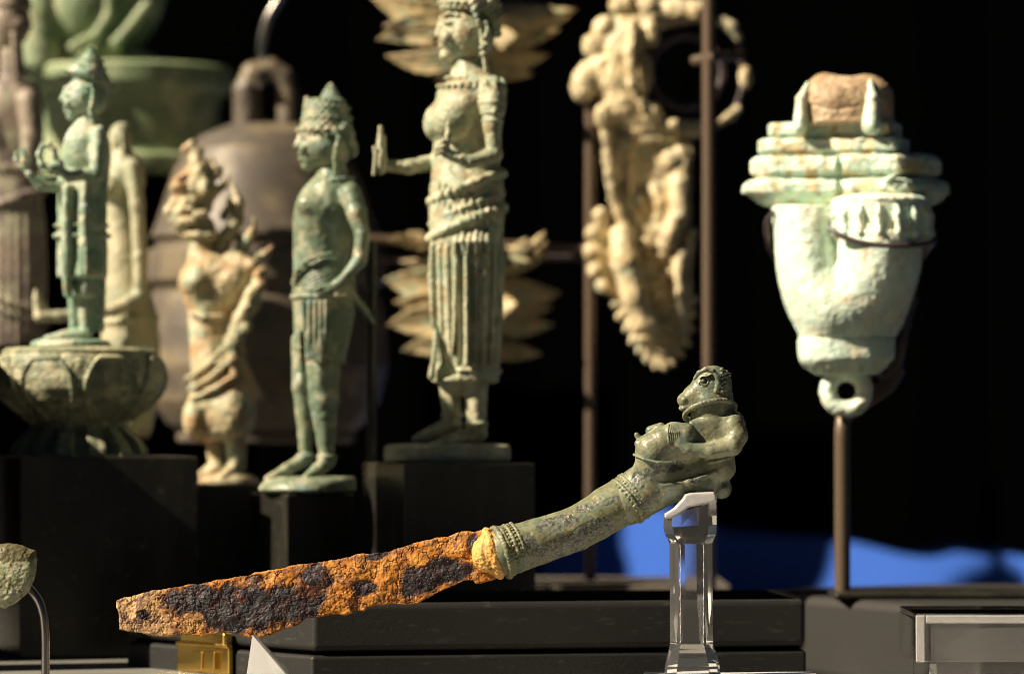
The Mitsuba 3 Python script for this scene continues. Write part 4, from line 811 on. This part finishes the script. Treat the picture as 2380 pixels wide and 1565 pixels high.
def grip_paint(P):
    k = pits(P, PIT)[:, None]; c = paint(P, 'handle'); n = fbm(P / 7, 4, 44)[:, None]
    d = np.array([.15, .165, .125]) * (1 - sstep(.46, .56, n)) + np.array([.065, .066, .058]) * sstep(.46, .56, n); d = d * (1 - sstep(.63, .70, n)) + np.array([.26, .25, .16]) * sstep(.63, .70, n)
    return np.clip(c * (1 - k) + d * k, .004, .9)
b.done('ancient_dagger__grip', 'patina_satin', grip_paint, lambda P, N: pits(P, PIT) * (3.2 * (fbm(P / 7, 4, 45) - .5) - .6), .3, label='pitted olive bronze grip')
def banded(key, c, axis, R, specs, beads, pal='handle'):
    q = Sculpt(YQ, 1.25); axis = np.array(axis, float) / np.linalg.norm(axis)
    for off, dR, r in specs: q.chain(hoop_pts(np.array(c) + axis * off, axis, R + dR, 44), r, 2)
    for off, n in beads:
        for p in hoop_pts(np.array(c) + axis * off, axis, R, n)[:-1]: q.ell(p, (3.6, 3.6, 3.6), 1.5)
    q.done(key, 'patina', pal, lambda P, N: 1.6 * (fbm(P / 7, 3, 5) - .5))
banded('ancient_dagger__collar', (1166, 2, 1282), AX, 56, [(0, 3, 6.5), (10, 0, 5), (26, 0, 4.5), (42, -1, 4)], [(18, 34), (34, 34)])
banded('ancient_dagger__beaded_band', (1468, 60, 1158), (.80, .2, -.58), 57, [(-10, 0, 4.5), (8, 0, 4.5)], [(0, 36), (16, 36), (-16, 30)])
# crouching monkey at the end of the handle
b = Sculpt(YQ, 1.25)
b.chain([(1458, 58, 1164), (1500, 62, 1138), (1560, 66, 1112), (1620, 68, 1098), (1664, 66, 1080)], [57, 58, 55, 50, 44], 10)
b.chain([(1640, 60, 1120), (1690, 60, 1090)], [36, 20], 14).ell((1678, 66, 1132), (25, 30, 28), 8, a=-30)
b.chain([(1668, 58, 1080), (1668, 54, 1030), (1664, 50, 990)], [42, 40, 42], 10).ell((1704, 26, 986), (30, 34, 33), 10)
b.chain([(1706, 14, 990), (1714, 6, 1012), (1702, -2, 1036), (1650, -8, 1048), (1598, -10, 1042), (1580, -10, 1030)], [26, 24, 22, 18, 15, 13], 5)
b.slab([(1604, 978), (1690, 966), (1690, 1040), (1590, 1034)], 22, 24, 10, 8)
b.chain([(1520, 34, 1078), (1520, 22, 1046), (1546, 14, 1024), (1584, 8, 1010)], [44, 40, 33, 25], 14).ell((1588, 20, 1046), (46, 22, 28), 12)
b.chain([(1566, 6, 1004), (1592, 2, 1004)], [25, 22], 5).ell((1597, 0, 1009), (20, 22, 23), 5)
b.chain([(1512, 22, 1000), (1536, 16, 991)], [11, 10], 4).chain([(1480, 20, 1010), (1496, 22, 1030)], [6, 10], 3).chain([(1484, 14, 1030), (1492, 12, 1044)], [9, 8], 5)
for k in range(6): b.chain([(1554 + 5 * k, -12 + k, 986 + k), (1551 + 5 * k, -24 + k, 1004), (1554 + 5 * k, -22 + k, 1026)], 2.0, 1.5)
b.chain([(1474, 10, 1056), (1496, -16, 1066), (1530, -26, 1074), (1568, -22, 1074)], 3.4, 2).chain([(1478, 8, 1064), (1500, -18, 1074), (1534, -27, 1082), (1570, -22, 1082)], 3, 3, cut=True)
b.chain([(1588, -14, 1068), (1640, -8, 1074), (1694, 4, 1064)], [5, 8, 6], 5, cut=True)
for k in range(3): b.ring((1668, 56, 1052 + 9 * k), 41 - k * 1.5, 42, 3.4, 2 + 4 * k, 2)
b.chain([(1470, 30, 1108), (1484, 20, 1080)], 10, 6)
b.chain([(1656, 46, 930), (1658, 50, 980)], [51, 50], 8)
b.chain([(1540, 12, 1128), (1600, 10, 1120), (1664, 18, 1096)], [6, 6, 4], 8)
PIT2 = [(1520, 1098, 40, 20), (1560, 1086, 30, 14), (1620, 1110, 20, 10), (1510, 1170, 30, 12), (1484, 1120, 16, 24), (1690, 1135, 20, 20)]
def monkey_paint(P):
    k = pits(P, PIT2)[:, None]; n = fbm(P / 7, 4, 44)[:, None]
    d = np.array([.15, .17, .13]) * (1 - sstep(.46, .56, n)) + np.array([.07, .07, .06]) * sstep(.46, .56, n)
    return np.clip(paint(P, 'monkey') * (1 - k) + d * k, .004, .9)
b.done('ancient_dagger__monkey', 'patina_satin', monkey_paint, lambda P, N: pits(P, PIT2) * 2.6 * (fbm(P / 7, 4, 45) - .5), .4, label='crouching bronze monkey hugging its knee')
b = Sculpt(YQ, 1.1)
b.ell((1658, 42, 896), (46, 44, 48), 8).ell((1654, 42, 926), (51, 44, 32), 12).chain([(1640, 40, 904), (1612, 36, 920), (1596, 34, 928)], [37, 24, 16], 8).chain([(1644, 40, 928), (1604, 34, 940)], [32, 17], 7).ell((1591, 34, 929), (16, 21, 15), 5)
b.chain([(1570, 20, 935), (1592, 9, 938), (1614, 8, 934), (1624, 4, 930)], [3, 3.8, 3.4, 2.2], 2, cut=True).ell((1592, 34, 948), (13, 18, 8), 4)
b.chain([(1614, 2, 880), (1624, -3, 866), (1640, -7, 858), (1656, -7, 861), (1667, -5, 875), (1670, -3, 893), (1664, 0, 910)], [3.5, 5.5, 6, 6, 6, 6, 4.5], 3)
b.ell((1636, -2, 884), (11, 4, 12), 6, cut=True).ell((1635, 2, 884), (5.5, 6, 5), 3).chain(hoop_pts((1637, 1, 885), (0, 1, .1), 9.5, 20, 30, 330), 2.0, 2)
b.ell((1582, 24, 924), (5, 6, 4), 4)
for i in range(6):
    for j in range(4): b.ell((1678 + 6 * j - i * .2 * j, 0 + 9 * j, 858 + 10 * i + 3 * (j % 2) + 3 * j), (5, 4.6, 4.8), 1.5)
b.done('ancient_dagger__monkey__head', 'patina_satin', 'monkey', lambda P, N: 1.4 * (fbm(P / 6, 3, 2) - .5), .6)
b = Sculpt(YQ, 1.1)
hp = hoop_pts((1652, 46, 955), (.20, -.42, 1), 60, 44); b.chain(hp, 5.5, 2)
for p in hoop_pts((1652, 46, 951), (.20, -.42, 1), 57.5, 46)[:-1]: b.ell(p, (2.8, 2.8, 3.6), 1.5)
b.done('ancient_dagger__monkey__necklace', 'patina_gloss', 'monkey')

# ------------------------------------------------------------------ clear stands, clear box, shard
def octo(v0, uL, uR, d, ch, slope=0.0, wc=8, cb=None):
    cb = cb or ch
    P = [(uL + ch, -d), (uR - ch, -d), (uR, -d + ch), (uR, d - ch), (uR - cb, d), (uL + cb, d), (uL, d - ch), (uL, -d + ch)]
    return [(u, wc + w, v0 + slope * (uR - u) / (uR - uL)) for u, w in P]
def clear(key, rings, bsdf='acrylic', **more):
    m = loft(rings); put(key, (world(m.vertices, 0), m.faces[:, ::-1]), bsdf, False, **more)
tag('clear_pillar', 'clear acrylic pillar with a cradle holding up the dagger handle', 'stand')
clear('clear_pillar__column', [octo(1163, 1544, 1664, 33, 20, 38, cb=40), octo(1218, 1543, 1665, 34, 20, 8, cb=40), octo(1240, 1546, 1664, 33, 20, cb=40), octo(1262, 1556, 1655, 27, 23, cb=36), octo(1380, 1557, 1656, 27, 23, cb=36), octo(1494, 1557, 1657, 27, 23, cb=30), octo(1514, 1553, 1663, 34, 24), octo(1545, 1546, 1672, 42, 26), octo(1567, 1544, 1674, 44, 26)], 'milky_acrylic')
for u, w in ((1580, -19.5), (1634, -19.5)): put('clear_pillar__column__scuffed_edge', tube(world(np.array([(u + .5 * math.sin(v * .9), w, v) for v in range(1262, 1496, 6)], float), 0), np.maximum(.00006, .00030 * np.abs(np.sin(np.arange(39) * 1.7) * np.sin(np.arange(39) * .53))), 6), 'frosted', 40)
b = Sculpt(0.0, 1.3)
b.slab([(1544, 1193), (1566, 1180), (1586, 1158), (1592, 1148), (1606, 1144), (1658, 1142), (1664, 1150), (1665, 1164), (1640, 1170), (1600, 1178), (1582, 1192), (1556, 1204), (1545, 1202)], 8, 33, 3, 5)
b.done('clear_pillar__cradle', 'half_frosted', lambda P: np.ones((len(P), 3)) * .8, None, .25, label='whitish notched cradle top')
put('clear_pillar__foot', rounded((X(1500, 0), -.034, TABLE + .0045), (X(1905, 0), .032, -.1192), .0012, 4), 'frosted', 30)
H = trimesh.convex.convex_hull(world(np.array([(588, -8, 1473), (594, 6, 1472), (560, 40, 1645), (578, -16, 1645), (750, -160, 1645), (760, -20, 1645), (720, 60, 1645)], float), .0))
put('clear_wedge', H, 'wedge_acrylic', False, label='milky clear acrylic wedge propping the blade in front of the gold latch', cat='stand')
tag('clear_box', 'clear acrylic box with a flanged lid in the bottom right corner', 'box')
YX = -.01; bx = lambda u0, u1, y0, y1, v0, v1: rounded((X(u0, YX), y0, Z(v1, YX)), (X(u1, YX), y1, Z(v0, YX)), .0006, 3)
put('clear_box__lid', bx(2127, 2620, YX, YX + .0022, 1427, 1536), 'milky_acrylic', 30)
put('clear_box__lid__top_sheet', bx(2129, 2620, YX + .0026, YX + .085, 1423, 1434), 'acrylic', 30)
put('clear_box__lid__side_sheet', bx(2127, 2138, YX + .0026, YX + .085, 1436, 1536), 'acrylic', 30)
put('clear_box__lid__edge', bx(2127, 2148, YX - .0012, YX - .0002, 1428, 1536), 'wedge_acrylic', 30); put('clear_box__lid__edge', bx(2150, 2620, YX - .0012, YX - .0002, 1428, 1446), 'wedge_acrylic', 30)
put('clear_box__wall', bx(2160, 2600, YX + .004, YX + .0062, 1442, 1644), 'milky_acrylic', 30)
put('clear_box__wall', bx(2160, 2171, YX + .0066, YX + .08, 1442, 1644), 'acrylic', 30)
put('clear_box__wall', bx(2160, 2600, YX + .081, YX + .0832, 1442, 1644), 'acrylic', 30)
put('clear_box__wall__edge', bx(2160, 2178, YX + .0026, YX + .0036, 1540, 1644), 'wedge_acrylic', 30)
b = Sculpt(.03, 1.6)
b.slab([(-60, 1266), (40, 1264), (84, 1278), (88, 1300), (78, 1345), (60, 1378), (38, 1398), (12, 1412), (-30, 1396), (-70, 1360)], 0, 22, 3, 18).ell((20, -16, 1330), (60, 20, 62), 20)
def shard_paint(P):
    c = paint(P, 'shard'); k = sstep(1312, 1290, P[:, 2] + 60 * (fbm(P / 18, 4, 3) - .5))[:, None]; return c * (1 - k) + np.array([.12, .11, .055]) * (.6 + .8 * fbm(P / 6, 3, 2)[:, None]) * k
b.done('bronze_shard', 'patina', shard_paint, lambda P, N: 3 * (fbm(P / 8, 4, 2) - .5), label='mottled green bronze fragment with a brown crust at the bottom left corner', cat='fragment')
put('shard_rod', tube(curve(world(np.array([(50, 26, 1352), (62, 24, 1362), (78, 20, 1378), (94, 16, 1404), (103, 14, 1440), (106, 14, 1500), (106, 14, 1590)], float), .03), 50), .0021), 'steel', 30, label='curved polished steel rod under the bronze fragment', cat='mount')

# ------------------------------------------------------------------ unseen shapes outside the frame, placed to shade cloth, pedestal and statue feet
from shapely.geometry import Polygon
from shapely.geometry import Polygon
def side_caster(key, pts, xe, label, cat):
    """dark upright board out of the frame on the left (plane x = xe) shading the outline pts (u, v, depth)"""
    Q = []
    for u, v, Y in pts:
        p = np.array([X(u, Y), Y, Z(v, Y)]); q = p + SUN * ((p[0] - xe) / -SUN[0]); Q.append((q[1], q[2]))
    m = trimesh.creation.extrude_polygon(Polygon(Q).buffer(0), .004, engine='earcut'); V = np.array(m.vertices)
    put(key, (np.stack([xe - V[:, 2], V[:, 0], V[:, 1]], 1), m.faces), 'velvet', False, label=label, cat=cat)
cl = lambda pts: [(u, v, float(on_cloth(u, v, .008)[1])) for u, v in pts]
side_caster('unseen_shade_panel', cl([(1000, 900), (1430, 900), (1422, 1240), (1440, 1300), (1424, 1420), (1000, 1420)]), -.60, 'unseen dark banner standing left of the table, out of view', 'banner')  # unseen shape, darkens the cloth left of its first bright patch
side_caster('unseen_shade_panel', cl([(1590, 1000), (1932, 1000), (1930, 1250), (1912, 1320), (1880, 1372), (1860, 1440), (1600, 1440), (1610, 1250)]), -.62, 'narrow unseen banner standing left of the table, out of view', 'banner')  # unseen shape, darkens the cloth behind and right of the pillar
side_caster('unseen_shade_disc', cl([(2276, 1100), (2306, 1100), (2308, 1272), (2350, 1298), (2385, 1340), (2400, 1420), (2180, 1420), (2192, 1345), (2236, 1298), (2274, 1272)]), -.64, 'unseen round reflector on a stem left of the table, out of view', 'occluder')  # unseen shape, throws the round dark patch onto the cloth
WALL = lambda a, r=206: (303 - r * math.cos(math.radians(a)), .85 - r * math.sin(math.radians(a)) * sc(.85))
side_caster('unseen_shade_board', [(*q[:1], 214, q[1]) for q in map(WALL, (14, 30, 50, 70, 90, 110, 130, 150, 168))] + [(*q[:1], v, q[1]) for q, v in zip(map(WALL, (168, 150, 130, 110, 90, 70, 50, 30)), (330, 330, 340, 356, 366, 366, 366, 300))], -.44, 'unseen dark board outside the left edge, shading the green pedestal', 'board')  # unseen board, puts the green pedestal wall in shade
def unseen_side_block(uT, vT, YT, xe, half, label):
    """dark block out of the frame on the left whose top edge throws its shadow line to (uT, vT, YT)"""
    p = np.array([X(uT, YT), YT, Z(vT, YT)]); q = p + SUN * ((p[0] - xe) / -SUN[0])
    put('unseen_side_block', rounded((q[0] - .012, q[1] - half, TABLE + .0005), (q[0], q[1] + half, q[2]), .001), 'velvet', 30, label=label, cat='plinth')
unseen_side_block(1085, 962, .262, -.335, .031, 'unseen slim dark block outside the left edge, shading the goddess feet')  # unseen block, keeps the goddess feet dark
unseen_side_block(185, 990, .318, -.318, .075, 'unseen broad dark block outside the left edge, shading the lotus foot')  # unseen block, keeps the lotus foot dark

q = np.array([(2178, 1505), (2262, 1458), (2600, 1452), (2600, 1532), (2226, 1534)], float)
m = trimesh.convex.convex_hull(np.concatenate([world(np.stack([q[:, 0], 0 * q[:, 0] + w, q[:, 1]], 1), .012) for w in (0, 6)]))
put('clear_box__reflection_sheet', m, 'reflection_haze', False)  # hazy sheet stands in for a diagonal reflection in the box
